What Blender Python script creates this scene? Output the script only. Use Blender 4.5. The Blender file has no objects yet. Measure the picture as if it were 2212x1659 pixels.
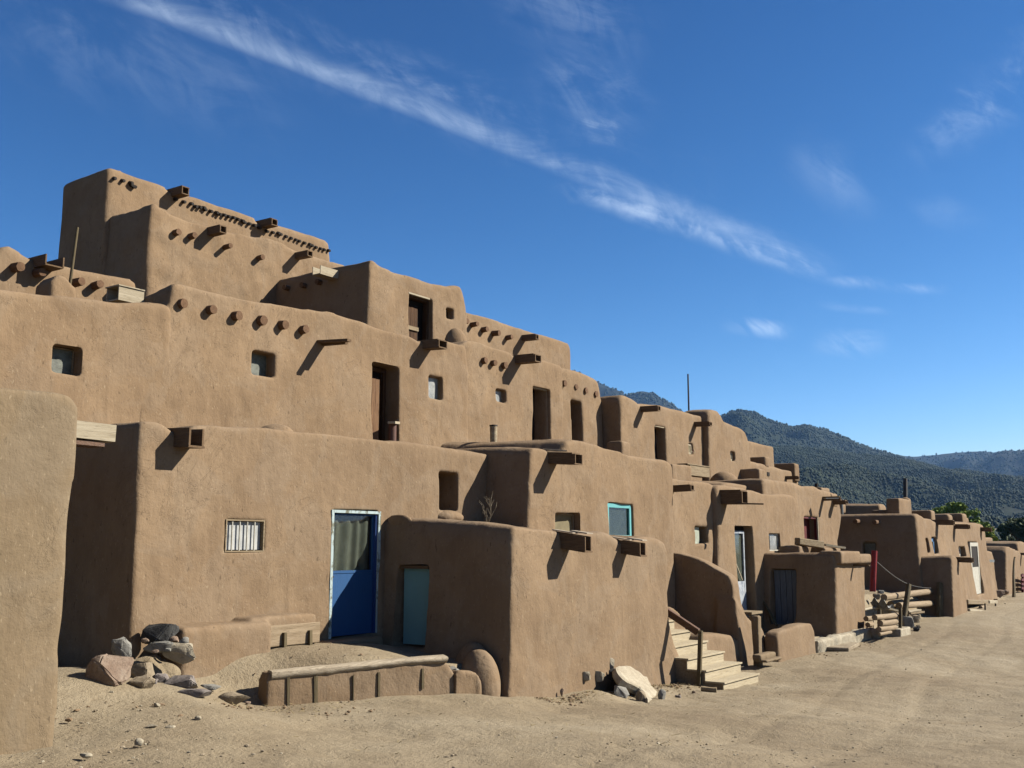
import bpy, bmesh, math, random
import numpy as np
from mathutils import Vector, Matrix, noise as mnoise
random.seed(7); rng = np.random.default_rng(7)
PI = math.pi
scn = bpy.context.scene
COL = scn.collection
# ------------------------------------------------------------------ camera model (metres, x along the facades, y into the village)
HAZE = .000032; HAZEC = (.26,.52,1); SKYS = .0552; SKYP = ((2.4,1.75),(1.65,.95),(1.35,.85)); CLOUDC = (5.2,6.2,7.4); SUNE = 5.0; EXPO = 1.54; ALB = .395
EYE = 2.3; FPX = 2200.0; CX = 1106.0; CY = 829.5; DYH = 348.0
HEAD = math.radians(35.25); PIT = math.atan(DYH / FPX)
fh = Vector((math.cos(HEAD), math.sin(HEAD), 0)); RT = Vector((math.sin(HEAD), -math.cos(HEAD), 0))
FW = fh * math.cos(PIT) + Vector((0, 0, math.sin(PIT))); UPV = RT.cross(FW)
CAMP = Vector((0, 0, EYE))
def ray(u, v): return FW * FPX + RT * (u - CX) + UPV * (CY - v)
def at(u, v, Y):
    d = ray(u, v); return CAMP + d * (Y / d.y)
def atx(u, v, X):
    d = ray(u, v); return CAMP + d * (X / d.x)
def atp(u, v, P, n):
    d = ray(u, v); return CAMP + d * ((P - CAMP).dot(n) / d.dot(n))
ZT = {1:(.35418,0,326.4),2:(.35418,652.9,522.3),3:(.35418,0,783.5),4:(.35418,0,1240.5),5:(.35418,652.9,979.3),
      6:(.29516,1044.6,783.5),7:(.29509,1371.1,1044.6),8:(.25583,1697.5,979.3),
      'y1':(.1948,130.6,1305.8),'y2':(.16765,1841.1,1227.4),'y3':(.2125,1410.2,1162.1),'y4':(.17312,1619.2,1149.1),
      'y5':(.11806,1207.8,1403.7),'y6':(.11805,1958.7,1044.6),'y7':(.45395,1207.8,750.8)}
def Z(k, x, y):
    s, a, b = ZT[k]; return (x*s+a, y*s+b)
def ZL(k, *pts): return [Z(k, *p) for p in pts]

# ------------------------------------------------------------------ numpy value noise
def _hash(ix, iy, iz, seed):
    h = (ix.astype(np.int64)*374761393 + iy.astype(np.int64)*668265263 + iz.astype(np.int64)*2147483647 + seed*974634777) & 0xFFFFFFFF
    h = ((h ^ (h >> 13)) * 1274126177) & 0xFFFFFFFF
    h = (h ^ (h >> 16)) & 0xFFFF
    return h.astype(np.float64)/65535.0*2-1
def vnoise(P, s, seed=0):
    Q = P / s; i = np.floor(Q); f = Q - i; f = f*f*(3-2*f); i = i.astype(np.int64)
    r = np.zeros(len(P))
    for dx in (0,1):
        wx = f[:,0] if dx else 1-f[:,0]
        for dy in (0,1):
            wy = f[:,1] if dy else 1-f[:,1]
            for dz in (0,1):
                wz = f[:,2] if dz else 1-f[:,2]
                r += wx*wy*wz*_hash(i[:,0]+dx, i[:,1]+dy, i[:,2]+dz, seed)
    return r

# ------------------------------------------------------------------ object helpers
ORG = {}
def tag(o, label=None, cat=None, group=None, kind=None):
    if label: o['label'] = label
    if cat: o['category'] = cat
    if group: o['group'] = group
    if kind: o['kind'] = kind
    return o
def thing(name, label, cat, loc, group=None):
    o = bpy.data.objects.new(name, None); COL.objects.link(o); o.location = loc
    o.empty_display_size = .2
    ORG[o.name] = Vector(loc); return tag(o, label, cat, group)
def link(name, me, mat, parent=None, loc=None):
    """me has world-space vertices; re-centre on the parent's (or its own) origin"""
    o = bpy.data.objects.new(name, me); COL.objects.link(o)
    if parent is not None: org = ORG[parent.name]; o.parent = parent
    else:
        n = len(me.vertices); a = np.empty(n*3); me.vertices.foreach_get('co', a); a = a.reshape(-1, 3)
        org = Vector(((a[:,0].min()+a[:,0].max())/2, (a[:,1].min()+a[:,1].max())/2, a[:,2].min())) if loc is None else Vector(loc)
        o.location = org
    me.transform(Matrix.Translation(-org)); ORG[o.name] = org
    if mat: me.materials.append(mat)
    return o
class MB:
    def __init__(s): s.v = []; s.f = []
    def add(s, V, F):
        n = len(s.v); s.v += [tuple(p) for p in V]; s.f += [tuple(i+n for i in f) for f in F]; return s
    def box(s, x0, x1, y0, y1, z0, z1):
        return s.add([(x,y,z) for x in (x0,x1) for y in (y0,y1) for z in (z0,z1)],
            [(0,1,3,2),(4,6,7,5),(0,4,5,1),(2,3,7,6),(0,2,6,4),(1,5,7,3)])
    def sbox(s, T, a0, a1, d0, d1, z0, z1):
        p = [T(a,d,z) for a in (a0,a1) for d in (d0,d1) for z in (z0,z1)]
        return s.add(p, [(0,1,3,2),(4,6,7,5),(0,4,5,1),(2,3,7,6),(0,2,6,4),(1,5,7,3)])
    def beam(s, p0, p1, w, h, up=(0,0,1), jit=0):
        p0 = Vector(p0); p1 = Vector(p1); d = (p1-p0).normalized(); sd = d.cross(Vector(up)).normalized(); u = sd.cross(d)
        V = []
        for p in (p0, p1):
            for a, b in ((-1,-1),(1,-1),(1,1),(-1,1)):
                V.append(p + sd*a*w/2*(1+random.uniform(-jit,jit)) + u*b*h/2*(1+random.uniform(-jit,jit)))
        return s.add(V, [(3,2,1,0),(4,5,6,7),(0,1,5,4),(1,2,6,5),(2,3,7,6),(3,0,4,7)])
    def tube(s, p0, p1, r0, r1=None, n=14, seg=6, wob=.0, irr=0.04):
        r1 = r0 if r1 is None else r1
        p0 = Vector(p0); p1 = Vector(p1); d = (p1-p0); L = d.length; d.normalize()
        a = d.orthogonal().normalized(); b = d.cross(a)
        V = []; ph = [random.uniform(-irr, irr) for _ in range(n)]
        wx = random.uniform(0,6); 
        for k in range(seg+1):
            t = k/seg; c = p0 + (p1-p0)*t + a*wob*math.sin(wx+t*4) + b*wob*math.cos(wx*2+t*3)
            r = r0+(r1-r0)*t
            for i in range(n):
                th = 2*PI*i/n; rr = r*(1+ph[i]+random.uniform(-irr,irr)*.4)
                V.append(c + a*math.cos(th)*rr + b*math.sin(th)*rr)
        F = [(k*n+i, k*n+(i+1)%n, (k+1)*n+(i+1)%n, (k+1)*n+i) for k in range(seg) for i in range(n)]
        V2 = list(V); m = len(V2)
        V2 += [p0 - d*r0*.06, p1 + d*r1*.06]
        F += [(m, (i+1)%n, i) for i in range(n)] + [(m+1, seg*n+i, seg*n+(i+1)%n) for i in range(n)]
        return s.add(V2, F)
    def ell(s, c, r, nu=16, nv=10, z0=-1.0):
        V = []; F = []
        c = Vector(c)
        for j in range(nv+1):
            ph = -PI/2 + PI*j/nv
            for i in range(nu):
                th = 2*PI*i/nu
                V.append((c.x+r[0]*math.cos(ph)*math.cos(th), c.y+r[1]*math.cos(ph)*math.sin(th), c.z+r[2]*math.sin(ph)))
        for j in range(nv):
            for i in range(nu):
                F.append((j*nu+i, j*nu+(i+1)%nu, (j+1)*nu+(i+1)%nu, (j+1)*nu+i))
        return s.add(V, F)
    def mesh(s, smooth=False):
        me = bpy.data.meshes.new('m'); me.from_pydata(s.v, [], s.f); me.validate()
        bm = bmesh.new(); bm.from_mesh(me); bmesh.ops.remove_doubles(bm, verts=bm.verts, dist=1e-5) if False else None
        bmesh.ops.recalc_face_normals(bm, faces=bm.faces); bm.to_mesh(me); bm.free()
        if smooth: me.polygons.foreach_set('use_smooth', [True]*len(me.polygons))
        return me
    def put(s, name, mat, parent=None, smooth=False, bevel=0, loc=None, **k):
        me = s.mesh(smooth)
        if bevel:
            bm = bmesh.new(); bm.from_mesh(me)
            bmesh.ops.bevel(bm, geom=list(bm.edges), offset=bevel, segments=1, affect='EDGES')
            bm.to_mesh(me); bm.free()
        if smooth and hasattr(me, 'set_sharp_from_angle'): me.set_sharp_from_angle(angle=math.radians(45))
        return tag(link(name, me, mat, parent, loc), **k)

# ------------------------------------------------------------------ materials
def nt(name):
    m = bpy.data.materials.new(name); m.use_nodes = True; t = m.node_tree; t.nodes.clear()
    out = t.nodes.new('ShaderNodeOutputMaterial'); b = t.nodes.new('ShaderNodeBsdfPrincipled')
    t.links.new(b.outputs[0], out.inputs[0]); b.inputs['Roughness'].default_value = .95
    b.inputs['Specular IOR Level'].default_value = .15
    return m, t, b, out
def coords(t, scale=(1,1,1), kind='Object'):
    tc = t.nodes.new('ShaderNodeTexCoord'); mp = t.nodes.new('ShaderNodeMapping'); mp.inputs['Scale'].default_value = scale
    t.links.new(tc.outputs[kind], mp.inputs[0]); return mp.outputs[0]
def noise(t, vec, scale, detail=4, rough=.55, dist=0):
    n = t.nodes.new('ShaderNodeTexNoise'); n.inputs['Scale'].default_value = scale; n.inputs['Detail'].default_value = detail
    n.inputs['Roughness'].default_value = rough; n.inputs['Distortion'].default_value = dist
    t.links.new(vec, n.inputs['Vector']); return n.outputs[0]
def ramp(t, fac, stops):
    r = t.nodes.new('ShaderNodeValToRGB'); e = r.color_ramp.elements
    while len(e) < len(stops): e.new(.5)
    for i, (p, c) in enumerate(stops):
        e[i].position = p; e[i].color = (*c, 1) if len(c) == 3 else c
    t.links.new(fac, r.inputs[0]); return r.outputs[0]
def mix(t, fac, a, b, mode='MIX'):
    m = t.nodes.new('ShaderNodeMix'); m.data_type = 'RGBA'; m.blend_type = mode
    for sock, x in ((m.inputs[0], fac), (m.inputs[6], a), (m.inputs[7], b)):
        if isinstance(x, (int, float)): sock.default_value = x
        elif isinstance(x, tuple): sock.default_value = (*x, 1)
        else: t.links.new(x, sock)
    return m.outputs[2]
def math_(t, op, a, b=0.0, c=None):
    m = t.nodes.new('ShaderNodeMath'); m.operation = op
    for i, x in enumerate((a, b) if c is None else (a, b, c)):
        if isinstance(x, (int, float)): m.inputs[i].default_value = x
        else: t.links.new(x, m.inputs[i])
    return m.outputs[0]
def bump(t, b, h, strength=.4, dist=.02, prev=None):
    n = t.nodes.new('ShaderNodeBump'); n.inputs['Strength'].default_value = strength; n.inputs['Distance'].default_value = dist
    t.links.new(h, n.inputs['Height'])
    if prev: t.links.new(prev, n.inputs['Normal'])
    t.links.new(n.outputs[0], b.inputs['Normal']); return n.outputs[0]

def adobe_mat(name, a, b, c):
    m, t, bs, out = nt(name)
    v = coords(t)
    n1 = noise(t, v, .5, 5, .6, .5); n2 = noise(t, v, 2.4, 5, .65, .3); n3 = noise(t, v, 34, 3, .7); nm = noise(t, v, 7, 4, .65)
    vs = coords(t, (3.4, 3.4, .30)); n4 = noise(t, vs, 1.5, 5, .65)
    col = ramp(t, n1, [(.30, tuple(x*.94 for x in a)), (.5, b), (.68, tuple(x*1.06 for x in c))])
    # reworked patches: each coat of mud dried a little greyer or pinker
    hue = noise(t, v, 1.1, 3, .5, .8)
    col = mix(t, math_(t, 'MULTIPLY', ramp(t, hue, [(.50,(0,0,0)), (.56,(1,1,1))]), .42), col, (c[0]*.98, c[1]*1.04, c[2]*1.14))
    col = mix(t, math_(t, 'MULTIPLY', ramp(t, n2, [(.46,(0,0,0)), (.72,(1,1,1))]), .42), col, tuple(x*.76 for x in a))
    col = mix(t, math_(t, 'MULTIPLY', ramp(t, nm, [(.32,(1,1,1)), (.46,(0,0,0))]), .32), col, tuple(x*.78 for x in a))
    col = mix(t, math_(t, 'MULTIPLY', ramp(t, n4, [(.50,(0,0,0)), (.78,(1,1,1))]), .30), col, tuple(x*1.15 for x in c))
    n4b = noise(t, coords(t, (6, 6, .5)), 1.7, 4, .6)
    col = mix(t, math_(t, 'MULTIPLY', ramp(t, n4b, [(.30,(1,1,1)), (.42,(0,0,0))]), .20), col, tuple(x*.72 for x in a))
    # straw, pits and grit in the plaster
    vg = coords(t, (1, 1, .4)); n5 = noise(t, vg, 38, 2, .5)
    col = mix(t, math_(t, 'MULTIPLY', ramp(t, n5, [(.66,(0,0,0)), (.71,(1,1,1))]), .38), col, (.62,.5,.36))
    n6 = noise(t, vg, 17, 3, .6)
    col = mix(t, math_(t, 'MULTIPLY', ramp(t, n6, [(.29,(1,1,1)), (.35,(0,0,0))]), .60), col, tuple(x*.42 for x in a))
    vc = coords(t, (1,1,.8)); nn = noise(t, vc, .9, 6, .7, 1.2)
    crack = ramp(t, math_(t, 'ABSOLUTE', math_(t, 'SUBTRACT', nn, .5)), [(0,(1,1,1)), (.007,(0,0,0))])
    crack = math_(t, 'MULTIPLY', crack, ramp(t, n1, [(.48,(0,0,0)), (.56,(1,1,1))]))
    col = mix(t, math_(t, 'MULTIPLY', crack, .40), col, tuple(x*.5 for x in a))
    t.links.new(col, bs.inputs['Base Color'])
    h = math_(t, 'ADD', math_(t, 'MULTIPLY', n2, 1.6), math_(t, 'MULTIPLY', n3, .25))
    h = math_(t, 'ADD', h, math_(t, 'ADD', math_(t, 'MULTIPLY', n6, .45), math_(t, 'MULTIPLY', nm, .5))); h = math_(t, 'SUBTRACT', h, math_(t, 'MULTIPLY', crack, .25))
    bump(t, bs, h, .42, .035)
    return m
def wood_mat(name, a, b, axis='Y', rough=.85, paint=None, peel=.5, spec=.15):
    m, t, bs, out = nt(name)
    k = 7.0; sc = [k, k, k]; sc['XYZ'.index(axis)] = .6
    v = coords(t, tuple(sc)); n = noise(t, v, 3.2, 6, .7, .6); n2 = noise(t, v, 11, 3, .6); n3 = noise(t, coords(t), 2.2, 3)
    col = ramp(t, n, [(.3, a), (.62, b)])
    col = mix(t, math_(t, 'MULTIPLY', ramp(t, n2, [(.3,(1,1,1)),(.42,(0,0,0))]), .7), col, tuple(x*.35 for x in a))
    col = mix(t, math_(t, 'MULTIPLY', n3, .35), col, tuple(x*.8 for x in a))
    if paint:
        pn = noise(t, coords(t, (1,1,.5)), 9, 6, .75)
        msk = ramp(t, math_(t, 'ADD', math_(t,'MULTIPLY',pn,.75), math_(t,'MULTIPLY',n,.25)), [(peel-.03,(0,0,0)), (peel+.03,(1,1,1))])
        pc = mix(t, n3, tuple(x*.85 for x in paint), tuple(min(1,x*1.1) for x in paint))
        col = mix(t, msk, col, pc)
    t.links.new(col, bs.inputs['Base Color']); bs.inputs['Roughness'].default_value = rough; bs.inputs['Specular IOR Level'].default_value = spec
    bump(t, bs, math_(t, 'ADD', n, math_(t, 'MULTIPLY', n2, .5)), .5, .012)
    return m
def plain_mat(name, a, b=None, scale=6, rough=.8, bs_=.25, metal=0, spec=.3):
    m, t, bs, out = nt(name); b = b or tuple(x*.7 for x in a)
    n = noise(t, coords(t), scale, 5, .65); t.links.new(ramp(t, n, [(.32, b), (.62, a)]), bs.inputs['Base Color'])
    bs.inputs['Roughness'].default_value = rough; bs.inputs['Metallic'].default_value = metal; bs.inputs['Specular IOR Level'].default_value = spec
    bump(t, bs, noise(t, coords(t), scale*4, 4), bs_, .01); return m
def rock_mat(name, a, b, c):
    m, t, bs, out = nt(name); v = coords(t)
    n1 = noise(t, v, 5, 6, .65, .5); n2 = noise(t, v, 26, 5, .7); n3 = noise(t, v, 90, 3, .6)
    col = ramp(t, n1, [(.32, a), (.5, b), (.68, c)])
    col = mix(t, math_(t,'MULTIPLY',ramp(t, n2, [(.35,(1,1,1)),(.5,(0,0,0))]),.5), col, tuple(x*.5 for x in a))
    col = mix(t, math_(t,'MULTIPLY',ramp(t, n3, [(.6,(0,0,0)),(.7,(1,1,1))]),.3), col, tuple(min(1,x*1.5) for x in c))
    t.links.new(col, bs.inputs['Base Color']); bump(t, bs, math_(t,'ADD',n1,math_(t,'MULTIPLY',n2,.5)), .6, .03); return m
def glass_mat():
    m, t, bs, out = nt('window_glass'); t.nodes.remove(bs)
    tr = t.nodes.new('ShaderNodeBsdfTransparent'); tr.inputs[0].default_value = (.72,.76,.74,1)
    gl = t.nodes.new('ShaderNodeBsdfGlossy'); gl.inputs['Roughness'].default_value = .08; gl.inputs[0].default_value = (.9,.9,.9,1)
    lw = t.nodes.new('ShaderNodeLayerWeight'); lw.inputs[0].default_value = .5
    mx = t.nodes.new('ShaderNodeMixShader'); t.links.new(math_(t,'ADD',math_(t,'MULTIPLY',math_(t,'POWER',lw.outputs[1],4.0),.5),.06), mx.inputs[0]); t.links.new(tr.outputs[0], mx.inputs[1]); t.links.new(gl.outputs[0], mx.inputs[2])
    t.links.new(mx.outputs[0], out.inputs[0]); return m
M = {}
M['adobe'] = adobe_mat('adobe_plaster', (.325,.222,.145), (.365,.255,.168), (.41,.292,.196))
M['adobe_up'] = adobe_mat('adobe_plaster_upper', (.335,.226,.145), (.375,.258,.166), (.415,.29,.190))
M['adobe_pale'] = adobe_mat('adobe_plaster_pale', (.295,.215,.140), (.325,.242,.160), (.36,.272,.185))
M['wood_y'] = wood_mat('weathered_board', (.17,.105,.06), (.29,.19,.115), 'Y')
M['wood_x'] = wood_mat('weathered_beam', (.30,.22,.14), (.50,.40,.28), 'X')
M['wood_z'] = wood_mat('weathered_post', (.13,.10,.06), (.25,.20,.12), 'Z')
M['beam_end'] = wood_mat('beam_wood', (.16,.09,.052), (.30,.175,.105), 'Y')
M['log'] = wood_mat('peeled_log', (.34,.25,.165), (.56,.44,.32), 'X')
M['pale_x'] = wood_mat('bleached_board', (.50,.42,.31), (.70,.62,.50), 'X')
M['pale_y'] = wood_mat('bleached_cover', (.48,.39,.31), (.66,.57,.48), 'Y')
M['pine'] = wood_mat('new_pine', (.58,.48,.34), (.78,.68,.52), 'X')
M['dark_z'] = wood_mat('dark_door_board', (.060,.030,.016), (.17,.09,.045), 'Z')
M['plank_red'] = wood_mat('old_reddish_board', (.17,.085,.045), (.36,.21,.12), 'Z')
M['rail'] = wood_mat('stained_rail', (.13,.06,.03), (.24,.12,.065), 'Y', rough=.6, spec=.3)
M['blue_door'] = wood_mat('blue_door_paint', (.02,.10,.33), (.025,.13,.40), 'Z', rough=.5, paint=(.025,.125,.37), peel=.34, spec=.3)
M['blue_trim'] = wood_mat('blue_trim_paint', (.012,.06,.28), (.02,.08,.33), 'Z', rough=.5, spec=.3)
M['teal'] = wood_mat('teal_door_paint', (.20,.34,.34), (.24,.44,.46), 'Z', rough=.6, paint=(.28,.56,.64), peel=.36)
M['turq'] = wood_mat('turquoise_paint', (.20,.55,.62), (.3,.7,.75), 'Z', paint=(.22,.66,.75), peel=.34, rough=.6)
M['white_peel'] = wood_mat('peeling_white_paint', (.22,.22,.17), (.34,.36,.30), 'Z', paint=(.66,.82,.90), peel=.46)
M['paleblue'] = wood_mat('pale_blue_door_paint', (.28,.33,.45), (.45,.52,.66), 'Z', paint=(.62,.68,.80), peel=.47)
M['grey_door'] = wood_mat('grey_board_paint', (.17,.19,.24), (.26,.30,.37), 'Z')
M['red'] = plain_mat('red_paint', (.42,.02,.03), (.27,.015,.02), 5, .55)
M['maroon'] = plain_mat('maroon_paint', (.16,.006,.01), (.09,.003,.006), 5, .6)
M['violet'] = plain_mat('violet_paint', (.30,.28,.45), None, 8)
M['skyblue'] = plain_mat('sky_blue_paint', (.15,.36,.72), None, 8)
M['white'] = plain_mat('white_paint', (.75,.74,.70), (.55,.52,.46), 12)
M['curtain'] = plain_mat('faded_curtain', (.54,.50,.48), (.42,.39,.37), 5, .95)
M['blind'] = plain_mat('beige_blind', (.34,.29,.18), (.25,.21,.13), 5, .95)
M['greyglass'] = plain_mat('dusty_window_sheet', (.20,.22,.19), (.09,.10,.085), 9, .55, spec=.35)
M['plastic'] = plain_mat('plastic_sheet', (.55,.57,.60), (.28,.30,.33), 7, .3, .6, spec=.5)
M['sheer'] = plain_mat('white_sheer_cloth', (.74,.76,.80), (.48,.51,.56), 5, .9)
M['palepane'] = plain_mat('pale_dusty_pane', (.62,.68,.60), (.45,.5,.43), 4, .6)
M['dark'] = plain_mat('painted_interior_shade', (.016,.011,.008), (.01,.007,.005), 5, 1)  # near-black colour standing in for the shade of rooms behind openings and panes
M['iron'] = plain_mat('rusty_iron', (.05,.04,.035), (.025,.02,.018), 12, .7, metal=.3)
M['galv'] = plain_mat('galvanised_metal', (.5,.52,.53), (.35,.36,.37), 12, .4, metal=.7)
M['rustpipe'] = plain_mat('rusty_pipe', (.20,.085,.06), (.11,.06,.05), 9, .7)
M['pipe'] = plain_mat('cream_rusted_pipe', (.62,.55,.38), (.22,.13,.07), 9, .6)
M['twig'] = plain_mat('dry_twig', (.28,.22,.15), None, 20)
M['antenna'] = plain_mat('dark_pole', (.05,.045,.045), None, 12, .6)
M['rope'] = plain_mat('grey_rope', (.2,.19,.18), None, 40)
M['greyrag'] = plain_mat('grey_cloth', (.42,.43,.45), (.22,.22,.24), 9)
M['r_grey'] = rock_mat('rock_grey', (.27,.26,.255), (.38,.37,.36), (.52,.50,.47))
M['r_dark'] = rock_mat('rock_basalt', (.045,.045,.05), (.085,.085,.09), (.15,.15,.155))
M['r_tan'] = rock_mat('rock_tan', (.34,.27,.20), (.45,.37,.28), (.56,.48,.38))
M['r_pink'] = rock_mat('rock_pinkish', (.33,.23,.18), (.43,.32,.26), (.53,.43,.36))
M['r_pale'] = rock_mat('rock_pale', (.48,.41,.32), (.60,.53,.43), (.74,.67,.56))
M['r_purple'] = rock_mat('rock_purple_grey', (.24,.205,.205), (.33,.29,.285), (.47,.43,.41))
GLASS = glass_mat()

# ------------------------------------------------------------------ ground height
def idw(x, y, pts, p=3.0):
    x = np.atleast_1d(np.asarray(x, float)); y = np.atleast_1d(np.asarray(y, float))
    num = np.zeros_like(x); den = np.zeros_like(x)
    for (a, b, z) in pts:
        w = 1.0/(((x-a)**2+(y-b)**2)+.25)**(p/2); num += w*z; den += w
    return num/den
BASE = [(0,0,.7),(-5,5,.75),(-3,9,.62),(2,8,.55),(5.5,9.2,.47),(5,5,.5),(7,9.8,.55),(7.2,11.5,.85),(8.2,11.2,.62),(9.3,10.3,.2),(10.8,9.9,.19),(12.3,9.3,.17),
        (9,8,.22),(9,5,.25),(7,2,.4),(13,9.2,.04),(15,9.2,-.08),(17,9.2,-.22),(18.6,9.1,-.32),(18.8,8.3,-.42),(20.3,8.1,-.42),(22.8,9,-.38),(25,9,-.36),(27,8.9,-.33),
        (30,8.7,-.27),(32,8.3,-.25),(36,8.2,-.2),(40,8.9,-.1),(46,9.2,-.03),(50,9,-.08),(56,9.2,-.06),(13,5,-.1),(18,5,-.4),(25,4,-.5),(35,4,-.4),(50,3,-.35),(12,0,.1),(20,-2,-.4),
        (30,-5,-.5),(60,0,-.4),(15.5,8.2,-.34),(17,8.2,-.40),(14,8.3,-.2),(13,8.2,-.10),(44,8.5,-.2),(48,8.5,-.2),(52,8.4,-.2),(70,8,-.3),(0,-10,.8),(20,-15,-.2),(12,12,.4),(20,12,-.2),(30,12,-.1),(40,12,.2),(6,14,.9),(0,14,.9),(60,14,0),(90,0,-.5),(90,30,-.5)]
# raised terraces: convex polygon (counter-clockwise) with a fall width per edge and its own heights
TERR = [([(13.6,12.4),(8.2,12.4),(8.25,11.75),(9.32,10.72),(12.45,9.70),(13.6,9.60)], [.2,.2,.9,.14,.2,.2],
         [(8.6,11.9,.92),(9.5,11.5,.88),(10.6,11.4,.87),(11.5,11.45,.83),(12,11.6,.78),(13.1,12,.62),(9.8,10.8,.60),(12.5,9.8,.52),(13.1,10.4,.52)]),
        ([(39,13),(30.4,13),(30.6,9.25),(32.3,9.25),(38.2,8.95),(39,9.0)], [.2,.2,.2,.6,.7,.3],
         [(31,10,.62),(34,9.6,.75),(38,9.5,.6),(38,12,.85),(34,12,.85)]),
        ([(31,11.4),(27,11.4),(25.0,11.2),(25.6,9.3),(30.9,8.75)], [.2,.2,.3,.12,.2],
         [(26,10.5,-.02),(28,9.6,-.08),(30,8.9,-.14)]),
        ([(52,9.8),(39.8,9.8),(40,9.25),(51,9.1)], [.2,.2,.2,.25],
         [(41,9.4,.08),(45,9.4,.08),(50,9.4,.02)])]
def gh(x, y):
    x = np.atleast_1d(np.asarray(x, float)); y = np.atleast_1d(np.asarray(y, float))
    z = idw(x, y, BASE)
    far = np.clip((np.hypot(x, y)-90)/250, 0, 1); z = z*(1-far) + far*(-2.0)
    for poly, fall, pts in TERR:
        ins = np.ones_like(x)
        n = len(poly)
        for i in range(n):
            a = poly[i]; b = poly[(i+1) % n]; ex, ey = b[0]-a[0], b[1]-a[1]; L = math.hypot(ex, ey)
            d = (ex*(y-a[1]) - ey*(x-a[0]))/L * 1.0
            t = np.clip(d/fall[i] + 0.0, 0, 1); ins = np.minimum(ins, t*t*(3-2*t))
        if ins.max() > 0: z = z*(1-ins) + ins*idw(x, y, pts)
    return z
def gz(x, y): return float(gh(x, y)[0])
for poly, fall, pts in TERR:      # orientation check: polygons must run counter-clockwise
    a = sum(poly[i][0]*poly[(i+1)%len(poly)][1]-poly[(i+1)%len(poly)][0]*poly[i][1] for i in range(len(poly)))
    assert a > 0, poly
def gnd(u, v):
    d = ray(u, v); t = .002
    p = CAMP.copy()
    while t < .2:
        q = CAMP + d*t
        if q.z < gz(q.x, q.y): break
        t *= 1.004
    return CAMP + d*t

# ------------------------------------------------------------------ adobe masses
def prism(top, Y, Y2, zb, slope=0.0, batter=.025, splay=0.0):
    """top: world (x,z) from left to right along the front plane y=Y; closed solid back to Y2"""
    zt = max(p[1] for p in top)
    pts = list(top) + [(top[-1][0]+splay, zb), (top[0][0]-splay, zb)]
    n = len(pts); V = []
    for (x, z) in pts: V.append((x, Y - batter*(zt-z), z))
    for (x, z) in pts: V.append((x, Y2, z + (slope*(Y2-Y) if z > zb+.01 else 0)))
    bm = bmesh.new(); vs = [bm.verts.new(p) for p in V]
    bm.faces.new(vs[:n][::-1]); bm.faces.new(vs[n:])
    for i in range(n): bm.faces.new((vs[i], vs[(i+1)%n], vs[n+(i+1)%n], vs[n+i]))
    bmesh.ops.recalc_face_normals(bm, faces=bm.faces); bmesh.ops.triangulate(bm, faces=bm.faces)
    VV = [tuple(v.co) for v in bm.verts]; bm.verts.index_update(); FF = [tuple(v.index for v in f.verts) for f in bm.faces]; bm.free()
    return VV, FF
def boxsolid(x0, x1, y0, y1, z0, z1):
    m = MB().box(x0, x1, y0, y1, z0, z1); return m.v, m.f
def tmpobj(parts):
    mb = MB()
    for V, F in parts: mb.add(V, F)
    me = mb.mesh(); o = bpy.data.objects.new('tmp', me); COL.objects.link(o); return o
def adobe(name, parts, mat, parent=None, cut=(), vox=.05, it=9, amp=(.036,.007), seed=0, **k):
    objs = [tmpobj([p]) for p in parts]
    o = objs[0]
    tmp = []
    if len(parts) > 1:
        for q in objs: bpy.data.objects.remove(q)
        o = tmpobj(parts)
    elif len(parts) > 1:
        for q in objs[1:]:
            b = o.modifiers.new('u', 'BOOLEAN'); b.operation = 'UNION'; b.object = q; b.solver = 'EXACT'; tmp.append(q)
    r = o.modifiers.new('r', 'REMESH'); r.mode = 'VOXEL'; r.voxel_size = vox; r.adaptivity = 0
    s = o.modifiers.new('s', 'SMOOTH'); s.factor = .5; s.iterations = it
    if cut:
        for c in cut:
            q = tmpobj([c]); tmp.append(q)
            b = o.modifiers.new('b', 'BOOLEAN'); b.operation = 'DIFFERENCE'; b.object = q; b.solver = 'EXACT'
        r = o.modifiers.new('r2', 'REMESH'); r.mode = 'VOXEL'; r.voxel_size = vox*.6; r.adaptivity = 0
        s = o.modifiers.new('s2', 'SMOOTH'); s.factor = .5; s.iterations = 2
    dg = bpy.context.evaluated_depsgraph_get(); dg.update()
    me = bpy.data.meshes.new_from_object(o.evaluated_get(dg))
    for q in tmp+[o]: bpy.data.objects.remove(q)
    n = len(me.vertices)
    if n:
        P = np.empty(n*3); me.vertices.foreach_get('co', P); P = P.reshape(-1,3)
        N = np.empty(n*3); me.vertices.foreach_get('normal', N); N = N.reshape(-1,3)
        d = amp[0]*(vnoise(P, 1.3, seed)+.5*vnoise(P, .62, seed+1)) + amp[1]*(vnoise(P, .27, seed+2)+.6*vnoise(P*np.array([1,1,.5]), .13, seed+3))
        P += N*d[:,None]; me.vertices.foreach_set('co', P.ravel())
        me.polygons.foreach_set('use_smooth', [True]*len(me.polygons)); me.update()
    me.materials.clear()
    return tag(link(name, me, mat, parent), **k)
def TY(Y): return lambda a, d, z: (a, Y+d, z)
def TX(X): return lambda a, d, z: (X+d, -a, z)
def rect(u0, v0, u1, v1, Y=None, X=None):
    um, vm = (u0+u1)/2, (v0+v1)/2
    if Y is not None:
        return (at(u0, vm, Y).x, at(u1, vm, Y).x, at(um, v1, Y).z, at(um, v0, Y).z)
    a, b = -atx(u0, vm, X).y, -atx(u1, vm, X).y
    return (a, b, atx(um, v1, X).z, atx(um, v0, X).z)
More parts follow.
